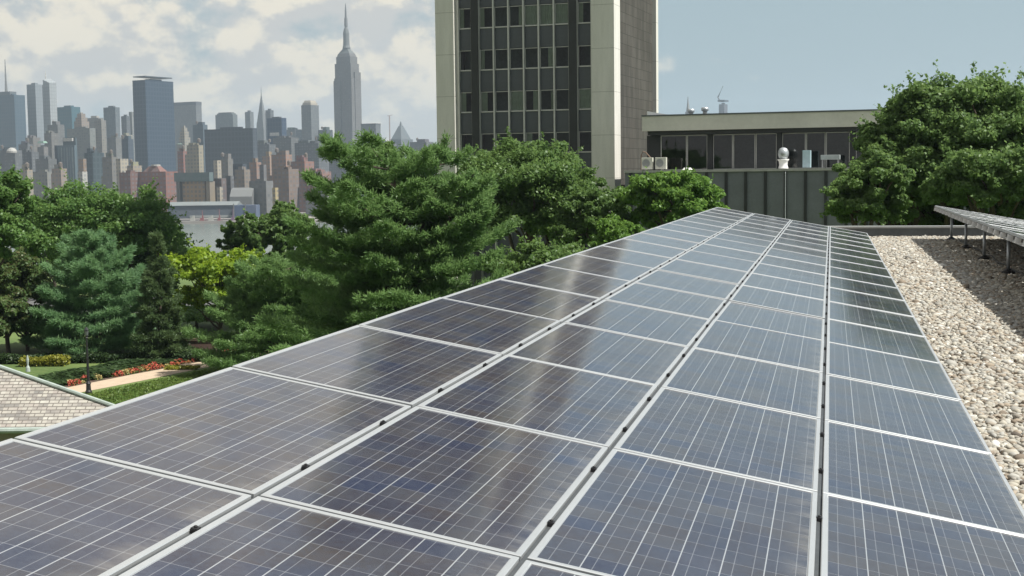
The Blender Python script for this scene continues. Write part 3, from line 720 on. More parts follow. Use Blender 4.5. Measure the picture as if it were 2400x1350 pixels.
# parked car glimpsed beyond the yellow tree, road cone beside it
def parked_car(loc, rz, paint, label):
    o = thing('parked_car', label, 'car', loc, rz)
    prof = [(-2.15, .35), (-2.2, .72), (-1.25, .92), (-.62, 1.42), (.75, 1.44), (1.5, 1.0), (2.15, .88), (2.2, .38)]
    mb = MB(); n = len(prof)
    vs = [(px_, s*(.86 if zz < 1.1 else .66), zz) for s in (-1, 1) for px_, zz in prof]
    mb.add(vs, [tuple(range(n-1, -1, -1)), tuple(range(n, 2*n))]+[(i, (i+1) % n, n+(i+1) % n, n+i) for i in range(n)]); mb.build('body', paint, o, bevel=.05)
    gm = plain('car_glass', (.18, .24, .28), .12)
    for s in (-1, 1):
        MB().add([(-1.05, s*.83, .97), (-.58, s*.70, 1.36), (.68, s*.70, 1.37), (1.25, s*.83, 1.0)], [(0, 1, 2, 3)]).build('side_window', gm, o)
    MB().add([(-1.28, -.72, .95), (-1.28, .72, .95), (-.67, .58, 1.38), (-.67, -.58, 1.38)], [(0, 1, 2, 3)]).build('windscreen', gm, o)
    for a in (-1.35, 1.35):
        for s in (-1, 1):
            wl = MB().lathe([(.31, -.1), (.33, -.06), (.33, .06), (.31, .1)], n=18).build('wheel', BLACK, o, (a, s*.80, .33)); wl.rotation_euler = (math.pi/2, 0, 0)
            MB().lathe([(.19, -.115), (.19, .115)], n=14).build('rim', ALU_DARK, wl)
    for s in (-.6, .6): MB().box(-2.225, -2.19, s-.16, s+.16, .62, .74).build('headlight', WHITE, o)
    return o
p = G(402, 716, GROUND); parked_car((p.x, p.y, GROUND+.02), math.radians(-40), plain('pale_car_paint', (.45, .52, .56), .25, .1), 'pale blue-grey parked car glimpsed between the trees')
p = G(700, 704, GROUND); parked_car((p.x, p.y, GROUND+.02), math.radians(170), plain('white_car_paint', (.75, .75, .73), .25), 'white parked car half hidden under the big pine')
p = G(411, 724, GROUND)
o = thing('traffic_barrel', 'orange traffic barrel beside the pale blue-grey car', 'traffic barrel', (p.x, p.y, GROUND+.014))
MB().lathe([(.36, 0), (.34, .08), (.28, .09), (.25, .55), (.23, 1.05), (.2, 1.1)], n=16).build('barrel', plain('orange_plastic', (.75, .22, .03), .5), o)
MB().lathe([(.272, .45), (.266, .62)], n=16).build('band', WHITE, o)
# low brown wall beside the bed
p = P(445, 800, 100)
o = MB().box(-1.9, 1.9, -.2, .2, 0, 1.15).box(-2., 2., -.26, .26, 1.151, 1.3).build('garden_wall', plain('brown_brick', (.12, .075, .06), .9), None, (p.x, p.y, GROUND), YAW)
tag(o, 'low dark brown garden wall behind the flower bed', 'wall')


# ------------------------------------------------------------------ trees
def limb(mb, a, b, r0, r1, rng, seg=5, wob=.06):
    a, b = np.array(a, float), np.array(b, float); L = np.linalg.norm(b-a); pts = []
    for i in range(seg+1):
        t = i/seg; p = a+(b-a)*t
        if 0 < i < seg: p = p+rng.normal(0, wob*L*.5, 3)*np.array([1, 1, .5])
        pts.append(tuple(p))
    mb.tube(pts, [r0+(r1-r0)*i/seg for i in range(seg+1)], 7)
def deciduous(name, label, px, pytop, depth, wpx, crown_bottom_px, m, leaf=.17, seed=1, dens=1., squash=1., lobes=None, group=None, n_clump=None, per=110, z0=GROUND):
    """rounded broadleaf tree: crown of many leaf clumps on uneven lobes, trunk and limbs"""
    rng = np.random.default_rng(seed)
    top = P(px, pytop, depth); bot = P(px, crown_bottom_px, depth); R_ = wpx*depth/FPX/2
    base = Vector((top.x, top.y, z0)); H = top.z-z0; zb = max(bot.z-z0, 1.2)
    t = thing(name, label, 'tree', base, 0, group)
    cz, hz_ = (H+zb)/2, (H-zb)/2
    if lobes is None:
        lobes = [(0, 0, .12, .78)]
        for i in range(9):
            a = rng.uniform(0, 6.28); rr = rng.uniform(.35, .62); lobes.append((rr*math.cos(a), rr*math.sin(a), rng.uniform(-.55, .55), rng.uniform(.34, .5)))
    lob = np.array(lobes)
    K = n_clump or int(190*dens)
    li = rng.choice(len(lob), K, p=lob[:, 3]**2/np.sum(lob[:, 3]**2))
    d = rng.normal(0, 1, (K, 3)); d /= np.linalg.norm(d, axis=1)[:, None]; d[:, 2] = np.where(d[:, 2] < -.35, -d[:, 2]*.6, d[:, 2])
    rad = lob[li, 3]*rng.uniform(.62, 1.06, K)
    c = lob[li, :3]+d*rad[:, None]
    c[:, 2] *= squash
    ln = np.linalg.norm(c, axis=1); c *= np.where(ln > 1.02, 1.02/ln, 1)[:, None]
    c = c*np.array([R_, R_, hz_])+np.array([0, 0, cz])
    cr_ = rng.uniform(.07, .125, K)*R_*1.35
    V = []; T = []
    N = K*per; ci = np.repeat(np.arange(K), per)
    u = rng.normal(0, 1, (N, 3)); u /= np.linalg.norm(u, axis=1)[:, None]
    u[:, 2] = u[:, 2]*.62
    pos = c[ci]+u*(cr_[ci]*rng.uniform(.25, 1.08, N)**.6)[:, None]
    out = (pos-c[ci]); out /= np.linalg.norm(out, axis=1)[:, None]
    V, F = leaf_quads(rng, pos, leaf, .55, out*.7, 1.5)
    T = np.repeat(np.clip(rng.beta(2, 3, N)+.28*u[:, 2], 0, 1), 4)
    # sparse leaves on twigs that stick out and break the outline
    K2 = K//2; ei = rng.choice(K, K2); ed = c[ei]-np.array([0, 0, cz]); ed /= np.linalg.norm(ed, axis=1)[:, None]
    m2 = 14; tt = rng.uniform(.6, 1.75, (K2, m2)); p2 = (c[ei][:, None]+ed[:, None]*(cr_[ei][:, None]*tt)[..., None]+rng.normal(0, .07, (K2, m2, 3))).reshape(-1, 3)
    V2, F2 = leaf_quads(rng, p2, leaf*.9, .4, None, 1.6)
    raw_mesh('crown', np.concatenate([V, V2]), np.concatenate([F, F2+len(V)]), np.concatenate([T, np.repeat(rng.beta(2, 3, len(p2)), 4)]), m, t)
    mb = MB(); tr = max(.16, H*.022)
    limb(mb, (0, 0, -.1), (0, 0, cz*.85), tr, tr*.6, rng, 6, .02)
    for i in range(min(len(lob), 9)):
        lo = lob[i]; limb(mb, (0, 0, zb*.7+.5*i/9*hz_), (lo[0]*R_*.9, lo[1]*R_*.9, cz+lo[2]*hz_*squash), tr*.5, tr*.12, rng, 5, .10)
    for i in range(26):
        q = c[rng.integers(K)]; limb(mb, (q[0]*.35, q[1]*.35, cz+(q[2]-cz)*.3-.2*hz_), q, tr*.18, .02, rng, 4, .08)
    mb.build('trunk', BARK, t)
    return t

def pine(name, label, px, pytop, depth, wpx, m, seed=1, group=None, z0=GROUND, levels=15, low=.12, leaders=((0, 0, 1.),), droop=-.05, needle=.27, lean=0., dens=1., pw=.75, asym=None):
    """layered pine: whorls of spreading boughs, each a flat plate of upturned needle tufts"""
    rng = np.random.default_rng(seed)
    top = P(px, pytop, depth); base = Vector((top.x, top.y, z0)); H = top.z-z0; R_ = wpx*depth/FPX/2
    t = thing(name, label, 'tree', base, 0, group)
    mb = MB(); tufts = []; dirs = []
    for lx_, ly_, hf in leaders:
        Hh = H*hf; start = H*.42 if (lx_ or ly_) else 0
        tip = np.array([lx_*R_, ly_*R_, Hh]); st = np.array([0, 0, start-.1])
        limb(mb, st, tip, H*.020*(1 if not start else .5), .03, rng, 8, .012)
        nl = levels if not start else levels//2
        for j in range(nl):
            f = (j+rng.uniform(-.3, .3))/nl; f = min(max(f, 0), 1)
            h0 = (low if not start else .45); hz_ = Hh*(h0+(1-h0)*f)
            Lb = R_*(1-f)**pw*(1. if not start else .45)
            c0 = st+(tip-st)*((hz_-st[2])/(tip[2]-st[2]))
            nb = 5 if f < .75 else 4
            a0 = rng.uniform(0, 6.28)
            for b in range(nb):
                a = a0+6.28*b/nb+rng.normal(0, .25); L = max(.35, Lb*rng.uniform(.68, 1.12))
                if asym: L *= 1+asym*math.cos(a-YAW)
                ca, sa = math.cos(a), math.sin(a); dr = droop*(1-f)+.10*f; up = rng.uniform(.10, .22)+.25*f
                def at(s): return c0+np.array([ca*L*s, sa*L*s, L*(dr*s+up*s*s)])
                mb.tube([tuple(at(s)) for s in (0, .35, .7, 1)], [max(.02, .016*L+.012), .012*L+.01, .018, .008], 5)
                nt = max(5, int(L*15*dens))
                s = rng.uniform(.22, 1.04, nt)**.75; wd = L*.40*np.sin(np.clip(s, 0, 1)*2.6+.35)*rng.uniform(-1, 1, nt)
                pp = np.stack([c0[0]+ca*L*s-sa*wd, c0[1]+sa*L*s+ca*wd, c0[2]+L*(dr*s+up*s*s)+rng.normal(.03, .04, nt)+.10*np.abs(wd)], 1)
                tufts.append(pp); dirs.append(np.stack([ca*.75-sa*wd/L*1.6, sa*.75+ca*wd/L*1.6, np.full(nt, .55)], 1))
        tufts.append(np.array([tip-(tip-st)/np.linalg.norm(tip-st)*q for q in np.linspace(0, 1.0, 12)])); dirs.append(np.tile([0, 0, 1.], (12, 1)))
    c = np.concatenate(tufts); dd = np.concatenate(dirs); n = len(c); per = 24
    ci = np.repeat(np.arange(n), per); N = n*per
    d = dd[ci]+rng.normal(0, .75, (N, 3)); d /= np.linalg.norm(d, axis=1)[:, None]
    L = needle*rng.uniform(.7, 1.3, N)[:, None]; w_ = .026*rng.uniform(.7, 1.4, N)[:, None]
    s0 = c[ci]+rng.normal(0, .085, (N, 3)); a = np.cross(d, rng.normal(0, 1, (N, 3))); a /= np.linalg.norm(a, axis=1)[:, None]
    V = np.stack([s0, s0+d*L*.5+a*w_, s0+d*L, s0+d*L*.5-a*w_], 1).reshape(-1, 3)
    tuft_t = rng.beta(2, 3, n)
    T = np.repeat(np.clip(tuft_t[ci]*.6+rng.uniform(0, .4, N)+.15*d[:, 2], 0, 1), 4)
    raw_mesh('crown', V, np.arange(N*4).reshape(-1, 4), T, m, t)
    mb.build('trunk', BARK, t)
    return t

# the big white pine in the middle, several leaders
pine('pine_tree', 'big spreading white pine with layered boughs in front of the tower', 925, 318, 66, 650, L_PINE, 4, None, leaders=((0, 0, .94), (-.42, -.05, 1.0), (.36, .1, .99), (.62, -.1, .88), (-.1, .25, .86)), levels=12, low=.25, dens=1.75, pw=.32, droop=-.12)
pine('pine_tree', 'low spreading pine below the big pine, hanging over the panel edge', 650, 622, 90, 470, L_PINE, 9, None, levels=12, low=.08, dens=1.6, pw=.42, asym=.1, leaders=((0, 0, 1.), (.45, 0, 1.02), (-.3, 0, .9)))
pine('pine_tree', 'bluish green pine with soft drooping boughs behind the lamp post', 215, 548, 101, 340, L_BLUEPINE, 12, None, levels=15, low=.03, dens=1.6, pw=.55, needle=.34)
pine('fir_tree', 'narrow dark conifer squeezed behind the bluish pine', 368, 548, 97.5, 150, L_DARKFIR, 15, None, levels=17, low=.06, dens=1.5, droop=-.22, pw=.85)
pine('pine_tree', 'lone short pine crown poking up beside the big pine, near the tower foot', 1170, 640, 52, 220, L_PINE, 19, None, levels=9, low=.4, dens=1.3, pw=.5)
# broadleaf trees on the left
deciduous('broadleaf_tree', 'wide flat-topped green tree under the skyline', 262, 412, 105, 365, 640, L_DARK, .20, 31, 1.5, per=120, leaf=.20) if False else deciduous('broadleaf_tree', 'wide flat-topped green tree under the skyline', 250, 412, 120, 390, 720, L_MID, seed=31, dens=2.0, leaf=.17, per=190)
deciduous('broadleaf_tree', 'tall green tree cut by the left picture edge', -40, 378, 92, 280, 640, L_MID, seed=33, dens=1.3, leaf=.155, per=170)
deciduous('broadleaf_tree', 'mottled grey-green tree in the shade above the slate roof', 10, 575, 102, 250, 860, L_OLIVE, seed=35, dens=1.1, leaf=.17)
deciduous('shade_tree', 'dark tree mass behind the bluish pine and fir', 330, 555, 125, 270, 860, L_DARK, seed=37, dens=1.1, leaf=.21)
deciduous('yellow_tree', 'yellow-green tree glowing between the dark conifers', 510, 566, 106, 265, 770, L_YELLOW, seed=39, dens=1.1, leaf=.20)
deciduous('broadleaf_tree', 'dark round tree against the river, left of the big pine', 650, 470, 132, 190, 660, L_DARK, seed=41, dens=1.1, leaf=.26)
deciduous('broadleaf_tree', 'small dark tree standing behind the yellow-green tree', 565, 508, 128, 110, 660, L_DARK, seed=43, dens=.7, leaf=.24)
deciduous('broadleaf_tree', 'dark leafy tree behind the lowest boughs of the big pine', 820, 600, 108, 320, 850, L_DARK, seed=45, dens=1., leaf=.21)
deciduous('broadleaf_tree', 'very dark tree top between the big pine and the skyline', 905, 332, 92, 120, 470, L_DARK, seed=47, dens=.8, leaf=.19)
# in front of the tower
deciduous('broadleaf_tree', 'large dark round tree at the foot of the tower', 1245, 320, 78, 400, 640, L_DARK, seed=51, dens=1.9, leaf=.13, per=190)
deciduous('broadleaf_tree', 'lower dark tree leaning against the pale pier of the tower', 1385, 412, 74, 190, 620, L_DARK, seed=53, dens=1.1, leaf=.125, per=180)
deciduous('broadleaf_tree', 'fresh green tree in front of the dark ribbed wall', 1585, 398, 72, 262, 560, L_BRIGHT, seed=55, dens=1.3, leaf=.125, per=190)
deciduous('broadleaf_tree', 'small bright green tree just beyond the far panel edge', 1450, 508, 62, 150, 640, L_BRIGHT, seed=57, dens=.9, leaf=.12, per=180)
deciduous('leafy_bush', 'dark bush in the shade below the round tree, by the panel edge', 1260, 560, 60, 300, 760, L_DARK, seed=59, dens=1.2, leaf=.12, per=180)
# the right-hand group
deciduous('oak_tree', 'broad tall oak whose crown fills the space above the raised array', 2300, 172, 58, 480, 590, L_OAK, seed=61, dens=3.4, leaf=.115, per=240)
deciduous('oak_tree', 'oak with a lower crown overlapping the concrete roof band', 2120, 250, 59, 240, 590, L_OAK, seed=63, dens=1.7, leaf=.115, per=220)
deciduous('oak_tree', 'tall oak mostly outside the frame beyond the raised array', 2480, 150, 62, 240, 560, L_OAK, seed=65, dens=1.3, leaf=.12, per=200)
deciduous('oak_tree', 'small leafy oak against the dark ribbed wall, lower left of the broad oak', 2035, 350, 56, 250, 590, L_OAK, seed=67, dens=1.1, leaf=.11, per=200)
deciduous('oak_tree', 'dark leafy tree low behind the parapet, under the broad oak', 2350, 320, 54, 330, 590, L_OAK, seed=69, dens=1.3, leaf=.11, per=200)
deciduous('leafy_bush', 'big dark bush under the trees behind the yellow-green clipped hedge', 60, 725, 104, 300, 875, L_DARK, seed=71, dens=.9, leaf=.2)
deciduous('leafy_bush', 'dark bush between the fir and the low pine behind the garden wall', 460, 730, 118, 240, 830, L_DARK, seed=73, dens=.8, leaf=.2)
deciduous('leafy_bush', 'olive bush at the left picture edge above the slate roof', -30, 690, 99, 200, 880, L_OLIVE, seed=75, dens=.8, leaf=.18)
deciduous('oak_tree', 'low leafy oak filling the shade under the broad oak, just past the parapet', 2200, 395, 62, 330, 620, L_OAK, seed=77, dens=1.4, leaf=.12, per=190)
# far trees along the bluff
for i, (px_, pt, dp, wp, lab) in enumerate(((120, 470, 150, 260, 'distant green tree on the bluff behind the flat-topped tree'), (-120, 440, 150, 260, 'distant green tree on the bluff past the left picture edge'), (360, 500, 165, 170, 'distant tree on the bluff edge just left of the river gap'),
                                          (740, 560, 150, 130, 'distant tree on the bluff in the gap under the big pine'), (1300, 470, 130, 300, 'distant tree on the bluff behind the dark round tree'))):
    deciduous('broadleaf_tree', lab, px_, pt, dp, wp, 700, L_MID if i % 2 else L_DARK, seed=80+i, dens=.7, leaf=.28, group='trees along the far bluff')
# hedge and low shrubs
def shrub(label, px0, px1, pyt, pyb, depth, m, seed, name='clipped_hedge', leaf=.13):
    rng = np.random.default_rng(seed); a, b = P(px0, pyb, depth), P(px1, pyb, depth); L = (b-a).length; h = (pyb-pyt)*depth/FPX
    n = int(L*900*max(h, .5)); c = np.stack([rng.uniform(0, L, n), rng.uniform(-.6, .6, n), np.abs(rng.uniform(0, 1, n))**.6*h], 1)
    c[:, 2] *= 1-.25*np.abs(c[:, 1])/.6+.12*np.sin(c[:, 0]*1.9+seed)
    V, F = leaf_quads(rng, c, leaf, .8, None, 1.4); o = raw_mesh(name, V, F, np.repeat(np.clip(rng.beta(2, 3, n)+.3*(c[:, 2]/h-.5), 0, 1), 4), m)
    z_ = min(a.z, GROUND) if name != 'x' else a.z
    o.location = (a.x, a.y, GROUND); o.rotation_euler = (0, 0, math.atan2((b-a).y, (b-a).x)); tag(o, label, 'hedge'); return o
shrub('yellow-green clipped hedge in a sunny gap under the bluish pine', 52, 160, 834, 858, 96, L_HEDGE, 3)
shrub('dark clipped hedge running under the conifers behind the flower bed', -40, 560, 866, 888, 97.5, L_SHADE, 5)  # hedge colour darkened for the shade of the conifers
shrub('yellow-green low hedge behind the flower bed near the panel edge', 390, 465, 846, 853, 93.5, L_HEDGE, 7)
ga, gb = G(40, 913, GROUND), G(590, 808, GROUND)
sh = shrub('added dark leafy ground cover standing for the shade behind the red flower bed', 40, 590, 880, 900, 92, L_SHADE, 13, 'leafy_shrub'); sh.location = (ga.x, ga.y, GROUND); sh.rotation_euler = (0, 0, math.atan2((gb-ga).y, (gb-ga).x)); sh.scale = (((gb-ga).length)/(550*92/FPX), 3.2, .7)  # dark leaves added behind the bed in place of the shade there
shrub('bright shrub row at the roof edge beneath the low pine', 560, 760, 760, 830, 70, L_MID, 9, 'leafy_shrub')


# ------------------------------------------------------------------ the city across the river
def citymat():
    m, t = mat('city_facade'); oi = t.node('ShaderNodeObjectInfo'); base = t.mix(.18, oi.outputs['Color'], (.10, .105, .10)); base = t.mix(1., base, (.60, .60, .585), 'MULTIPLY'); alpha = oi.outputs['Alpha']
    x, y, z = t.sep(t.node('ShaderNodeTexCoord').outputs['Object'])
    nrm_ = t.sep(t.node('ShaderNodeNewGeometry').outputs['Normal'])
    hz2 = t.math('ADD', x, y)
    fz = t.math('FRACT', t.math('DIVIDE', z, 4.6)); fx = t.math('FRACT', t.math('DIVIDE', hz2, 5.4))
    win = t.math('MULTIPLY', t.math('GREATER_THAN', fz, .45), t.math('GREATER_THAN', fx, .42))
    wn = t.node('ShaderNodeTexWhiteNoise'); t.put(wn.inputs[0], t.comb(t.math('FLOOR', t.math('DIVIDE', hz2, 5.4)), t.math('FLOOR', t.math('DIVIDE', z, 4.6)), oi.outputs['Random']))
    wc = t.mix(wn.outputs[0], (.06, .07, .085), (.17, .18, .19))
    side = t.math('LESS_THAN', t.math('ABSOLUTE', nrm_[2]), .5)
    f = t.math('MULTIPLY', t.math('MULTIPLY', win, side), t.math('MULTIPLY', t.math('SUBTRACT', 1., t.math('MULTIPLY', alpha, .9)), .62))
    n = t.noise(t.comb(x, y, t.math('MULTIPLY', z, .4)), .06, 4)
    c = t.mix(f, t.mix(t.ramp(n, .35, .7, 0, .35), base, (.12, .12, .13)), wc)
    t.put(t.b.inputs['Base Color'], c); t.b.inputs['Roughness'].default_value = .7; return m
CITYM = citymat()
def glassy():
    m, t = mat('city_curtain_wall'); oi = t.node('ShaderNodeObjectInfo')
    x, y, z = t.sep(t.node('ShaderNodeTexCoord').outputs['Object'])
    f = t.math('MULTIPLY', t.math('GREATER_THAN', t.math('FRACT', t.math('DIVIDE', z, 8.)), .72), .3); g = t.math('MULTIPLY', t.math('GREATER_THAN', t.math('FRACT', t.math('DIVIDE', t.math('ADD', x, y), 7.)), .7), .3)
    t.put(t.b.inputs['Base Color'], t.mix(1., t.mix(t.math('MAXIMUM', f, g), oi.outputs['Color'], (.16, .18, .20)), (.66, .66, .66), 'MULTIPLY')); t.b.inputs['Roughness'].default_value = .4; t.b.inputs['Specular IOR Level'].default_value = .2; return m
GLASSY = glassy()
CROT = math.radians(-16.6)
FN, RN = Vector((math.cos(CROT), math.sin(CROT), 0)), Vector((-math.sin(CROT), math.cos(CROT), 0))   # along the fronts, along the flanks
def col_(c): return tuple(c)
def city(name, label, x0, x1, yt, depth, color, split=.5, glass=False, z0=CITY, group=None, plainf=.0, cat='building', tops=(), steps=(), base_px=None):
    """block seen from pixel x0 to x1 with its top at yt; split = share of the width taken by the face turned to the left"""
    xc = x0+(x1-x0)*split; pc = P(xc, yt, depth); vd = Vector((pc.x, pc.y, 0)).normalized(); perp = Vector((vd.y, -vd.x, 0))
    W_ = (x1-x0)*depth/FPX; w_ = split*W_/max(.2, FN.dot(perp)); d_ = (1-split)*W_/max(.2, RN.dot(perp)); w_ = max(w_, 3); d_ = max(d_, 3)
    o = thing(name, label, cat, (pc.x, pc.y, z0), CROT, group)
    H = pc.z-z0; k = depth/FPX; m = GLASSY if glass else CITYM
    def part(nm, mb, c=None, pf=None, mm=None):
        q_ = mb.build(nm, mm or m, o); cc = c or color; q_.color = (*cc, plainf if pf is None else pf); return q_
    part('body', MB().box(-w_, 0, 0, d_, 0, H))
    # a parapet rim and a plant room on the roof: what a real flat roof carries
    info = dict(o=o, w=w_, d=d_, H=H, k=k, part=part)
    zt = H
    for (f, hp, c) in steps:                      # set-back storeys: (plan scale, height in px, colour)
        zz = zt+hp*k; cx, cy = -w_/2, d_/2
        part('setback', MB().box(cx-w_*f/2, cx+w_*f/2, cy-d_*f/2, cy+d_*f/2, zt+.01, zz), c); zt = zz
    info['zt'] = zt
    if not steps and w_ > 8 and d_ > 8:
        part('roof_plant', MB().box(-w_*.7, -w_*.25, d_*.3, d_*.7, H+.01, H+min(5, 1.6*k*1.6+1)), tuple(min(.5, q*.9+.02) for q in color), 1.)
    return info

NAVY, TEAL, PALE, GREY, DGREY = (.035, .062, .10), (.07, .155, .185), (.36, .385, .40), (.17, .19, .205), (.085, .10, .115)
CREAM, TAN, BRICK, PINKB, WHT, STONE = (.58, .52, .42), (.42, .33, .25), (.34, .14, .11), (.34, .23, .15), (.68, .67, .63), (.27, .27, .265)
c = city('glass_tower', 'dark teal skyscraper with a tall mast at the left picture edge', -14, 57, 222, 3000, (.075, .12, .16), .66, True)
c['part']('crown', MB().box(-c['w']*.9, -c['w']*.3, c['d']*.2, c['d']*.8, c['H']+.01, c['H']+9*c['k']), GREY, 1.)
mx = c['H']+9*c['k']; c['part']('mast', MB().tube([(-c['w']*.62, c['d']*.5, mx), (-c['w']*.62, c['d']*.5, mx+30*c['k']), (-c['w']*.62, c['d']*.5, mx+76*c['k'])], [3.2, 2.0, .7], 6), STONE, 1.)
c = city('glass_tower', 'pale crystalline skyscraper with a slanted crown and thin spire', 90, 131, 198, 3100, (.42, .45, .46), .62, True, plainf=.6)
k = c['k']; w_, d_, H = c['w'], c['d'], c['H']
c['part']('crown', MB().add([(-w_*.55, 0, H+.02), (0, 0, H+.02), (0, d_, H+.02), (-w_*.55, d_, H+.02), (-w_*.55, 0, H+12*k), (0, 0, H+4*k), (0, d_, H+6*k), (-w_*.55, d_, H+16*k)], [(0, 3, 2, 1), (4, 5, 6, 7), (0, 1, 5, 4), (1, 2, 6, 5), (2, 3, 7, 6), (3, 0, 4, 7)]))
c['part']('spire', MB().tube([(-w_*.6, d_*.5, H), (-w_*.6, d_*.5, H+34*k)], [2.2, .6], 6), WHT, 1.)
c = city('glass_tower', 'lower silver wing in front of the pale crystalline skyscraper', 63, 98, 197, 3060, (.30, .335, .36), .55, True)
city('office_block', 'square teal glass block left of the cream stepped tower', 135, 187, 250, 2950, (.06, .15, .185), .62, True)
city('office_slab', 'slim blue-grey slab midway between the cream tower and the navy tower', 243, 280, 251, 3000, (.14, .175, .205), .72)
city('office_block', 'small dark block peeping out beside the tall navy tower', 284, 304, 272, 2900, (.08, .10, .12), .6)
city('office_block', 'pale narrow block touching the left side of the navy tower', 302, 313, 262, 2950, (.32, .34, .33), .6)
c = city('glass_tower', 'tall slab-like navy blue tower, darkest of the skyline', 311, 405, 187, 2500, NAVY, .31, True)
c['part']('roof_band', MB().box(-c['w']*.98, -c['w']*.02, c['d']*.02, c['d']*.98, c['H']+5.6, c['H']+7.5), DGREY, 1.)
c = city('office_slab', 'broad grey tower with a dark top band right behind the navy tower', 400, 472, 246, 3600, (.17, .18, .195), .82)
c['part']('top_band', MB().box(-c['w']-.5, .5, -.5, c['d'], c['H']+.01, c['H']+8*c['k']), (.085, .10, .125), 1.)
c = city('office_block', 'grey-green block with a rounded shoulder behind the wide dark slab', 505, 556, 268, 3700, (.15, .18, .185), .8, steps=((.86, 3, (.15, .18, .185)), (.72, 2.5, (.15, .18, .185))))
city('office_slab', 'thin grey slab standing alone left of the needle-topped tower', 574, 594, 262, 3700, (.17, .19, .205), .6)
# tower with a needle crown
c = city('spired_skyscraper', 'grey skyscraper tapering to a needle, left of the blue block', 599, 630, 302, 3900, (.20, .21, .22), .6)
k, w_, d_, H = c['k'], c['w'], c['d'], c['H']; zz = H
for i, (f0, f1, hp) in enumerate(((.86, .78, 16), (.74, .52, 22), (.5, .26, 22), (.24, .07, 18), (.06, .012, 22))):
    mb = MB(); cx, cy = -w_/2, d_/2; mb.frustum(cx-w_*f0/2, cx+w_*f0/2, cy-d_*f0/2, cy+d_*f0/2, zz+.01, zz+hp*k, f1/f0); c['part']('crown' if i < 3 else 'spire', mb, (.22, .23, .24), .7); zz += hp*k
c = city('office_block', 'deep blue block with a white roof sign beside the needle tower', 626, 671, 276, 2600, (.035, .065, .12), .75, True, steps=((.5, 3, DGREY),))
c['part']('sign', MB().box(-c['w']*.82, -c['w']*.18, -1.2, -.05, c['H']-42*c['k'], c['H']-34*c['k']), WHT, 1.)
city('office_block', 'small dark block rising behind the deep blue block', 622, 641, 258, 3500, (.09, .10, .12), .6)
c = city('office_tower', 'grey tower with a rounded golden cream crown', 706, 747, 246, 3000, (.165, .185, .20), .55)
k = c['k']; c['part']('crown', MB().frustum(-c['w']*.94, -c['w']*.06, c['d']*.06, c['d']*.94, c['H']+.02, c['H']+6*k, .93), CREAM, 1.); c['part']('crown', MB().frustum(-c['w']*.88, -c['w']*.12, c['d']*.12, c['d']*.88, c['H']+6*k+.02, c['H']+11*k, .8), CREAM, 1.)
# the great limestone skyscraper with mast
E_C = (.185, .175, .17)
c = city('art_deco_skyscraper', 'tallest limestone skyscraper with stepped shoulders and a needle mast', 783, 844, 182, 3230, E_C, .66, plainf=.25)
k, w_, d_, H = c['k'], c['w'], c['d'], c['H']; zz = H; cx, cy = -w_/2, d_/2
def eb(f, z0_, z1_, t=1., nm='setback', cc=E_C): c['part'](nm, MB().frustum(cx-w_*f/2, cx+w_*f/2, cy-d_*f/2, cy+d_*f/2, z0_, z1_, t), cc, .35)
eb(.93, zz+.01, zz+34*k); zz += 34*k
eb(.81, zz+.01, zz+16*k); zz += 16*k
eb(.76, zz+.01, zz+8*k, .86); zz += 8*k
eb(.62, zz+.01, zz+7*k, .7, 'crown', (.20, .22, .22)); zz += 7*k
eb(.40, zz+.01, zz+6*k, .66, 'crown', (.19, .21, .21)); zz += 6*k
R_ = w_*.155
c['part']('mooring_mast', MB().lathe([(R_*1.25, zz), (R_, zz+6*k), (R_*.92, zz+26*k), (R_*.95, zz+34*k), (R_*.72, zz+43*k), (R_*.34, zz+50*k)], (cx, cy), 12), (.19, .205, .21), 1.); zz += 50*k
c['part']('antenna', MB().tube([(cx, cy, zz), (cx, cy, zz+20*k), (cx, cy, zz+21*k), (cx, cy, zz+40*k), (cx, cy, zz+54*k)], [4.2, 3.6, 2.6, 1.9, .6], 8), (.20, .21, .22), 1.)
c['part']('wing', MB().box(-w_*1.02, -w_*.62, -1.5, d_*.7, 0, H-6*k), E_C); c['part']('wing', MB().box(-w_*.25, 1.5, d_*.35, d_*1.03, 0, H+14*k), E_C)
c = city('office_block', 'grey flat-topped block right of the limestone skyscraper', 846, 892, 293, 2900, (.16, .18, .20), .75)
c['part']('top_band', MB().box(-c['w']-.4, .4, -.4, c['d'], c['H']+.01, c['H']+4*c['k']), DGREY, 1.)
c = city('pyramid_roof_tower', 'blue-grey tower with a stepped pyramid roof left of the concrete tower', 912, 968, 326, 3400, (.15, .18, .21), .5)
k, w_, d_, H = c['k'], c['w'], c['d'], c['H']; c['part']('pyramid_roof', MB().frustum(-w_*.92, -w_*.08, d_*.08, d_*.92, H+.01, H+32*k, .22), (.16, .20, .23), .8); c['part']('lantern', MB().frustum(-w_*.56, -w_*.44, d_*.44, d_*.56, H+32*k+.01, H+42*k, .3), (.17, .20, .22), 1.)
o = thing('construction_crane', 'hair-thin crane mast over the roofs left of the pyramid roof', 'crane', P(914, 330, 3000)); mb = MB().tube([(0, 0, -80), (0, 0, 55)], 1.4, 5); mb.build('mast', plain('crane_red', (.30, .25, .25), .6), o); MB().tube([(-5, 0, 54), (7, 0, 56)], .5, 5).build('jib', MATS['crane_red'], o)
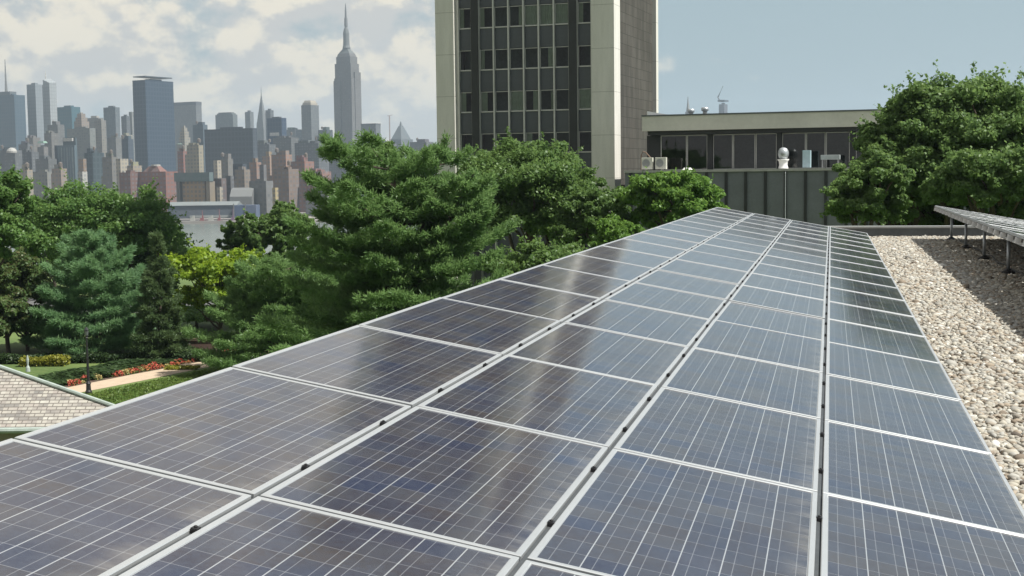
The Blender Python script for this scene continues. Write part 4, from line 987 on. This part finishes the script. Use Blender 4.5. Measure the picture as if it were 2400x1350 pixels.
# middle band
ROW = [
 ('office_block', 'dull grey block filling the gap right of the golden-crowned tower', 746, 780, 304, 3000, DGREY, .6, 1),
 ('office_block', 'dull grey block between the deep blue block and the golden-crowned tower', 668, 708, 303, 3300, (.13, .155, .17), .6, 0),
 ('office_slab', 'very wide dark slab-shaped block in the middle of the skyline', 478, 602, 300, 2100, (.065, .08, .10), .92, 1),
 ('office_block', 'blue-grey block between the cream stepped tower and the wide dark slab', 452, 486, 292, 2600, (.10, .135, .165), .7, 1),
 ('office_block', 'dim grey block below the needle tower', 594, 646, 338, 2300, (.12, .13, .145), .7, 0),
 ('office_block', 'dim mauve-grey block below the deep blue block', 640, 700, 322, 2400, (.14, .14, .14), .7, 0),
 ('office_block', 'dark grey block behind the upper left boughs of the big pine', 690, 770, 334, 2300, (.11, .12, .135), .7, 0),
 ('office_block', 'dark block at the foot of the limestone skyscraper', 770, 850, 344, 2500, (.13, .14, .15), .7, 0),
 ('office_block', 'dim block behind the right crown of the big pine', 846, 930, 336, 2500, (.14, .15, .165), .7, 0),
 ('office_block', 'pale low block behind the pine crown left of the tower', 870, 915, 356, 2000, (.42, .37, .30), .5, 0),
 ('apartment_block', 'dim block just left of the concrete tower edge', 960, 1016, 332, 2500, (.16, .17, .185), .7, 0),
 ('office_block', 'grey-brown block below the teal skyscraper with the mast', 44, 78, 338, 2200, (.14, .145, .155), .6, 0),
 ('stepped_block', 'pinkish-grey stepped block below the silver wing', 60, 94, 322, 2400, (.23, .205, .185), .5, 0),
 ('stepped_block', 'mauve stepped block left of the pale green slab', 104, 136, 312, 2300, (.205, .19, .175), .5, 0),
 ('office_block', 'grey-violet block beneath the square teal block', 112, 150, 292, 2500, (.19, .19, .185), .6, 0),
 ('office_slab', 'pale green-grey slab under the cream stepped tower', 158, 223, 300, 2350, (.27, .29, .275), .8, 0),
 ('office_slab', 'slender tan slab right of the pale green slab', 221, 248, 282, 2450, (.34, .315, .27), .6, 0),
 ('office_block', 'low navy block in front of the slim blue-grey slab', 282, 312, 326, 2400, (.07, .09, .12), .6, 1),
 ('office_block', 'cream roofed block above the low navy block', 284, 310, 316, 2450, (.46, .42, .34), .5, 0),
 ('office_block', 'grey block left of the low navy block', 252, 284, 322, 2350, (.23, .23, .225), .6, 0),
 ('office_block', 'dark green-blue block with a navy flank left of the mauve block', 198, 243, 358, 1900, (.05, .075, .085), .42, 1),
 ('office_block', 'grey block with a dark teal top in the lower left of the skyline', 84, 132, 372, 1900, (.16, .17, .175), .6, 0),
 ('apartment_block', 'mauve-grey block with a sunny flank left of the cream stepped flats', 240, 276, 368, 1700, (.25, .235, .215), .6, 0),
 ('apartment_block', 'tall narrow pink brick block right of the glassy striped block', 184, 202, 372, 1850, PINKB, .6, 0),
 ('office_block', 'grey block in the lower left corner of the skyline', -10, 50, 352, 2000, (.14, .155, .17), .6, 0),
 ('apartment_block', 'dim slate-coloured block left of the domed block', 36, 90, 356, 2050, (.125, .135, .15), .7, 0),
 ('apartment_block', 'sand-coloured flats just above the flat-topped tree', 48, 76, 398, 1560, (.46, .40, .31), .55, 0),
 ('apartment_block', 'cream and pink flats with a sunlit rim over the tree tops', 122, 156, 395, 1540, (.42, .33, .27), .6, 0),
 ('warehouse', 'low grey shed between the sand-coloured and the cream-and-pink flats', 78, 124, 402, 1600, (.32, .32, .29), .7, 0),
 ('warehouse', 'small white shed under the pink brick block', 182, 204, 402, 1560, WHT, .5, 0),
 ('apartment_block', 'sunlit cream stepped flats at the left foot of the navy tower', 272, 300, 372, 1650, CREAM, .35, 0),
 ('apartment_block', 'low cream flats touching the navy tower foot', 298, 332, 388, 1600, (.46, .385, .30), .4, 0),
 ('warehouse', 'bright white shed in front of the sunlit cream stepped flats', 286, 300, 402, 1550, WHT, .4, 0),
 ('apartment_block', 'tall rusty brick block left of the cream grid flats', 416, 440, 354, 1850, BRICK, .55, 0),
 ('apartment_block', 'cream flats with a grid of windows beside the wide dark slab', 438, 476, 340, 1750, (.47, .42, .31), .72, 0),
 ('warehouse', 'dark red brick warehouse behind the flat-topped tree', 280, 330, 404, 1490, (.24, .11, .09), .5, 0),
 ('apartment_block', 'slim cream flats at the left end of the shore row', 500, 518, 376, 1650, CREAM, .5, 0),
 ('apartment_block', 'mauve flats right of the slim cream flats', 516, 546, 372, 1750, (.25, .235, .215), .6, 0),
 ('apartment_block', 'tan flats with a navy box on top', 550, 586, 397, 1500, (.34, .275, .22), .62, 0),
 ('apartment_block', 'salmon brick flats right of the tan flats', 584, 612, 380, 1600, (.42, .26, .20), .6, 0),
 ('apartment_block', 'narrow grey flats in the salmon brick row', 608, 624, 386, 1520, (.22, .21, .22), .6, 0),
 ('apartment_block', 'orange-tan flats behind the salmon brick row', 614, 644, 366, 1700, (.46, .31, .23), .6, 0),
 ('apartment_block', 'broad salmon block with deep upright grooves', 636, 684, 362, 1620, (.43, .265, .205), .7, 0),
 ('apartment_block', 'brick block sloping down behind the left boughs of the pine', 680, 736, 378, 1560, (.38, .19, .15), .6, 0),
 ('apartment_block', 'lower brick block right of the sloping brick block', 720, 776, 402, 1480, (.39, .20, .16), .6, 0),
 ('apartment_block', 'tan block in front of the broad salmon block', 640, 700, 396, 1480, (.32, .225, .18), .6, 0),
 ('warehouse', 'maroon shed right of the teal-topped tan building', 502, 530, 418, 1420, (.20, .14, .13), .6, 0),
 ('warehouse', 'dark narrow shed beside the maroon shed', 528, 548, 412, 1440, (.13, .13, .14), .6, 0),
 ('warehouse', 'tiny cream shed at the waterline right of the teal-topped building', 508, 522, 438, 1400, CREAM, .5, 0),
 ('warehouse', 'long grey low shed behind the vaulted white shed', 584, 640, 424, 1400, (.25, .25, .25), .7, 0),
 ('warehouse', 'tiny yellow shed behind the pine boughs at the shore', 638, 652, 440, 1390, (.60, .48, .24), .5, 0),
 ('warehouse', 'long pale shed at the shore right of the big pine boughs', 716, 790, 452, 1400, (.42, .42, .44), .7, 0),
]
rb = random.Random(77)
for nm, lab, x0, x1, yt, dp, cc, sp, gl in ROW:
    c = city(nm, lab, x0, x1, yt, dp, cc, sp, bool(gl))
    w_, d_, H = c['w'], c['d'], c['H']
    if nm in ('apartment_block', 'stepped_block', 'office_block') and w_ > 9 and d_ > 7:
        hb = rb.uniform(3, 7); f = rb.uniform(.0, .5)
        c['part']('upper_storey', MB().box(-w_*(f+.42), -w_*f-.2, d_*.12, d_*.7, H+.01, H+hb), tuple(q_*rb.uniform(.8, 1.15) for q_ in cc))
        if rb.random() < .7:
            tx = -w_*rb.uniform(.55, .9) if f < .2 else -w_*rb.uniform(.05, .2); r_ = rb.uniform(1.6, 2.6); zt_ = H+rb.uniform(2, 5)
            c['part']('roof_tank', MB().lathe([(r_*.2, H), (r_*.2, zt_), (r_, zt_+.02), (r_, zt_+4), (.2, zt_+5.6)], (tx, d_*.25), 8), (.20, .16, .13), 1.)
        if rb.random() < .6:
            c['part']('side_wing', MB().box(-w_-w_*rb.uniform(.1, .3), -w_-.05, d_*.1, d_*.8, 0, H*rb.uniform(.6, .9)), tuple(q_*rb.uniform(.75, 1.2) for q_ in cc))
c = city('stepped_tower', 'cream and pink stepped tower above the pale green slab', 174, 208, 284, 2500, (.50, .40, .32), .5, steps=((.8, 9, (.50, .40, .32)), (.55, 9, (.46, .38, .31)), (.25, 3, WHT)))
c = city('stepped_tower', 'pale block with white roof tanks right of the cream and pink tower', 204, 242, 276, 2700, (.36, .35, .33), .7, steps=((.5, 5, WHT),))
c = city('stepped_tower', 'cream stepped tower with a pointed top left of the wide dark slab', 416, 450, 338, 2300, (.44, .41, .34), .5, steps=((.78, 16, (.45, .42, .35)), (.62, 14, (.46, .42, .35)), (.40, 9, (.48, .44, .37)), (.16, 5, (.48, .44, .37))))
c['part']('green_roof', MB().frustum(-c['w']*1.02, -c['w']*.4, -.5, c['d']*.4, c['H']+.02, c['H']+3*c['k'], .6), (.35, .50, .42), 1.)
c = city('domed_block', 'grey block capped with a small white dome in the lower left skyline', 14, 44, 358, 1950, (.15, .16, .165), .7)
c['part']('dome', MB().lathe([(c['w']*.36, c['H']+.01), (c['w']*.37, c['H']+4*c['k']), (c['w']*.28, c['H']+9*c['k']), (c['w']*.1, c['H']+12*c['k'])], (-c['w']*.5, c['d']*.4), 14), WHT, 1.)
c = city('office_block', 'glassy striped block with a bright white box on its roof', 130, 180, 340, 1900, (.13, .18, .21), .88, True)
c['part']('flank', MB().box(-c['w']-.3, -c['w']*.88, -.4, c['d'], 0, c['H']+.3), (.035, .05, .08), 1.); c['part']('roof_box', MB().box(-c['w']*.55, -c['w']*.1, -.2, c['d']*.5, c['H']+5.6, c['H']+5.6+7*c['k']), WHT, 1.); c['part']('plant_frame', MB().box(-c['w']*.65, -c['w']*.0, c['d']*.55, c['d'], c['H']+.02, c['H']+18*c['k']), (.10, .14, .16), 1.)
for i in range(6): c['part']('stripe', MB().box(-c['w']*(.82-.14*i), -c['w']*(.77-.14*i), -.5, -.02, 4, c['H']-3), (.30, .35, .37) if i % 2 else (.20, .25, .28), 1.)
c = city('teal_roof_block', 'small block with a bright green copper roof below the silver wing', 88, 112, 344, 2250, (.24, .22, .21), .6); c['part']('roof', MB().frustum(-c['w'], 0, 0, c['d'], c['H']+6, c['H']+6+5*c['k'], .7), (.28, .48, .38), 1.)
c = city('brick_warehouse', 'broad low red brick warehouse with a raised middle by the water', 316, 416, 402, 1480, (.36, .15, .115), .72)
c['part']('pediment', MB().frustum(-c['w']*.72, -c['w']*.18, 0, c['d']*.6, c['H']+.02, c['H']+13*c['k'], .5), (.28, .125, .10), .6); c['part']('roof_tank', MB().lathe([(5, c['H']+13*c['k']), (5, c['H']+17*c['k'])], (-c['w']*.42, c['d']*.3), 10), WHT, 1.)
c = city('teal_top_building', 'tan building with a wide teal top storey at the water', 428, 484, 425, 1420, (.47, .33, .19), .92)
c['part']('top_storey', MB().box(-c['w']*1.28, c['w']*.30, -3, c['d']*1.0, c['H']+.02, c['H']+21*c['k']), (.155, .25, .26), .6); c['part']('column', MB().box(c['w']*.12, c['w']*.28, -2, 6, 0, c['H']), (.40, .33, .24), 1.); c['part']('column', MB().box(-c['w']*1.22, -c['w']*1.06, -2, 6, 0, c['H']), (.16, .16, .15), 1.)
c = city('navy_roof_box', 'navy plant box on the roofs above the tan flats', 546, 578, 384, 1560, (.05, .065, .09), .7, True)
# clock tower and the unfinished high-rise beyond the low building
c = city('clock_tower', 'thin pale tower with a tapering top beyond the flat roof', 1606, 1619, 262, 3900, (.22, .22, .21), .6, plainf=.8)
k, w_, d_, H = c['k'], c['w'], c['d'], c['H']; c['part']('spire', MB().frustum(-w_*.85, -w_*.15, d_*.15, d_*.85, H+.02, H+24*k, .35), (.36, .37, .36), 1.); c['part']('lantern', MB().frustum(-w_*.62, -w_*.38, d_*.38, d_*.62, H+24*k+.02, H+36*k, .3), (.20, .21, .2), 1.)
c = city('unfinished_tower', 'unfinished high-rise with a dark top deck and a crane arm beyond the flat roof', 1685, 1705, 244, 4300, (.10, .11, .15), .6, plainf=.5)
k, w_, d_, H = c['k'], c['w'], c['d'], c['H']; c['part']('top_deck', MB().box(-w_*1.15, w_*.15, -4, d_*1.1, H+8, H+10*k), (.07, .10, .14), 1.); c['part']('crane_arm', MB().tube([(-w_*.9, 0, H+10*k), (-w_*1.2, 0, H+16*k), (-w_*.2, 0, H+42*k)], [2.5, 2.5, 1.2], 5), (.12, .14, .16), 1.)

# pier, sheds and boats on the far bank
def pier_box(name, label, x0, x1, yt, yb, depth, color, cat, dp=30, mm=None, plainf=1.):
    a, b = P(x0, yb, depth), P(x1, yb, depth); h = (yb-yt)*depth/FPX
    o = thing(name, label, cat, (a.x, a.y, a.z), math.atan2((b-a).y, (b-a).x)); L = (b-a).length
    return o, L, h
WAT = 1322
o, L, h = pier_box('pier_shed', 'long blue-grey pier shed with a pale roof along the far bank', 392, 556, 462, 492, WAT, None, 'pier shed')
o.location.z = RIVER+4
def cpart(o, nm, mb, c_, pf=1.):
    q_ = mb.build(nm, CITYM, o); q_.color = (*c_, pf); return q_
hh = 12.5
cpart(o, 'wall', MB().box(0, L, 0, 26, 0, hh), (.15, .19, .25)); cpart(o, 'roof', MB().add([(0, -1, hh+.05), (L, -1, hh+.05), (L, 13, hh+3.5), (0, 13, hh+3.5), (L, 27, hh+.05), (0, 27, hh+.05)], [(0, 1, 2, 3), (3, 2, 4, 5), (1, 4, 2), (0, 3, 5)]), (.30, .34, .35))
cpart(o, 'band', MB().box(L*.32, L*.99, -.6, -.05, .6, 3.), (.62, .66, .66))
o2, L2, h2 = pier_box('netted_range', 'bright blue netted driving range at the end of the pier shed', 548, 600, 462, 495, WAT-6, None, 'range')
o2.location.z = RIVER+4; cpart(o2, 'net', MB().box(0, L2, 0, 20, 0, 12.4), (.10, .16, .30)); cpart(o2, 'net_post', MB().box(-.5, .5, -.6, -.02, 0, 14), STONE); cpart(o2, 'net_post', MB().box(L2*.5, L2*.5+1, -.6, -.02, 0, 14), STONE)
o3, L3, h3 = pier_box('vaulted_shed', 'pale vaulted shed roof behind the blue netted range', 538, 590, 438, 456, 1395, None, 'shed'); o3.location.z = CITY
vz = P(560, 440, 1395).z-CITY; cpart(o3, 'vault', MB().add([(0, y_, z_) for y_, z_ in ((0, 0), (0, vz*.7), (8, vz*.92), (16, vz), (24, vz*.92), (32, vz*.7), (32, 0))]+[(L3, y_, z_) for y_, z_ in ((0, 0), (0, vz*.7), (8, vz*.92), (16, vz), (24, vz*.92), (32, vz*.7), (32, 0))], [(6, 5, 4, 3, 2, 1, 0), (7, 8, 9, 10, 11, 12, 13)]+[(i, i+1, i+8, i+7) for i in range(6)]), (.25, .26, .265))
o4, L4, h4 = pier_box('wooden_pier', 'low brown pier deck on piles in front of the blue-grey shed', 400, 640, 508, 521, WAT-16, None, 'pier'); o4.location.z = RIVER
cpart(o4, 'deck', MB().box(0, L4, 0, 14, 2.6, 3.6), (.26, .24, .24))
for i in range(14): cpart(o4, 'pile', MB().box(L4*i/14+2, L4*i/14+3.2, .4, 1.6, -1, 2.59), (.13, .12, .12))
def boat(label, px, pw, hull, cabin, nm='moored_boat', cat='boat', mast=0):
    a = P(px-pw/2, 515, WAT-26); b = P(px+pw/2, 515, WAT-26); L = (b-a).length
    o = thing(nm, label, cat, (a.x, a.y, RIVER), math.atan2((b-a).y, (b-a).x)+.05)
    hb = L*.17
    cpart(o, 'hull', MB().add([(0, 0, -.3), (L, 0, -.3), (L*1.03, hb, -.3), (L, 2*hb, -.3), (0, 2*hb, -.3), (-L*.03, -.3, 2.6), (L*1.02, -.3, 2.6), (L*1.12, hb, 3.4), (L*1.02, 2*hb+.3, 2.6), (-L*.03, 2*hb+.3, 2.6)], [(4, 3, 2, 1, 0), (5, 6, 7, 8, 9), (0, 1, 6, 5), (1, 2, 7, 6), (2, 3, 8, 7), (3, 4, 9, 8), (4, 0, 5, 9)]), hull)
    cpart(o, 'cabin', MB().frustum(L*.15, L*.72, hb*.4, hb*1.6, 2.61, 5.4, .86), cabin); cpart(o, 'wheelhouse', MB().frustum(L*.42, L*.68, hb*.55, hb*1.45, 5.41, 7.6, .8), cabin)
    if mast: cpart(o, 'mast', MB().tube([(L*.5, hb, 7.6), (L*.5, hb, 7.6+mast)], .35, 5), cabin)
boat('white boat moored at the pier, farthest upstream', 452, 20, (.62, .66, .68), WHT)
boat('red-hulled workboat moored mid-pier with a red deckhouse', 474, 16, (.30, .10, .11), (.42, .12, .13), mast=5)
boat('long white boat moored between the two red ones', 495, 20, (.60, .62, .64), WHT)
boat('red-hulled boat moored under the middle of the shed', 514, 12, (.33, .12, .13), (.42, .13, .15), mast=6)
boat('purple-hulled boat moored below the blue netted range', 546, 14, (.20, .11, .22), (.30, .16, .30), mast=6)
boat('small white boat moored at the downstream end by the dark trees', 572, 18, WHT, (.6, .55, .5))

# ------------------------------------------------------------------ the air over the river and the city
def haze():
    m = bpy.data.materials.new('haze_air'); m.use_nodes = True; nt = m.node_tree; nt.nodes.remove(nt.nodes['Principled BSDF'])
    v = nt.nodes.new('ShaderNodeVolumePrincipled'); v.inputs['Color'].default_value = (.70, .86, 1, 1); v.inputs['Density'].default_value = HAZE; v.inputs['Anisotropy'].default_value = .25
    nt.links.new(v.outputs[0], nt.nodes['Material Output'].inputs['Volume'])
    c0 = FW*(-140)-RT*4600; mb = MB(); zb, zt = RIVER-3.6, 460
    q_ = [FW*(-140)-RT*4600, FW*(-140)+RT*4600, FW*9100+RT*4600, FW*9100-RT*4600]
    mb.add([(p_.x, p_.y, zz) for zz in (zb, zt) for p_ in q_], [(3, 2, 1, 0), (4, 5, 6, 7), (0, 1, 5, 4), (1, 2, 6, 5), (2, 3, 7, 6), (3, 0, 4, 7)])
    o = mb.build('haze', m); o['kind'] = 'stuff'
HAZE = 1.0e-4
haze()
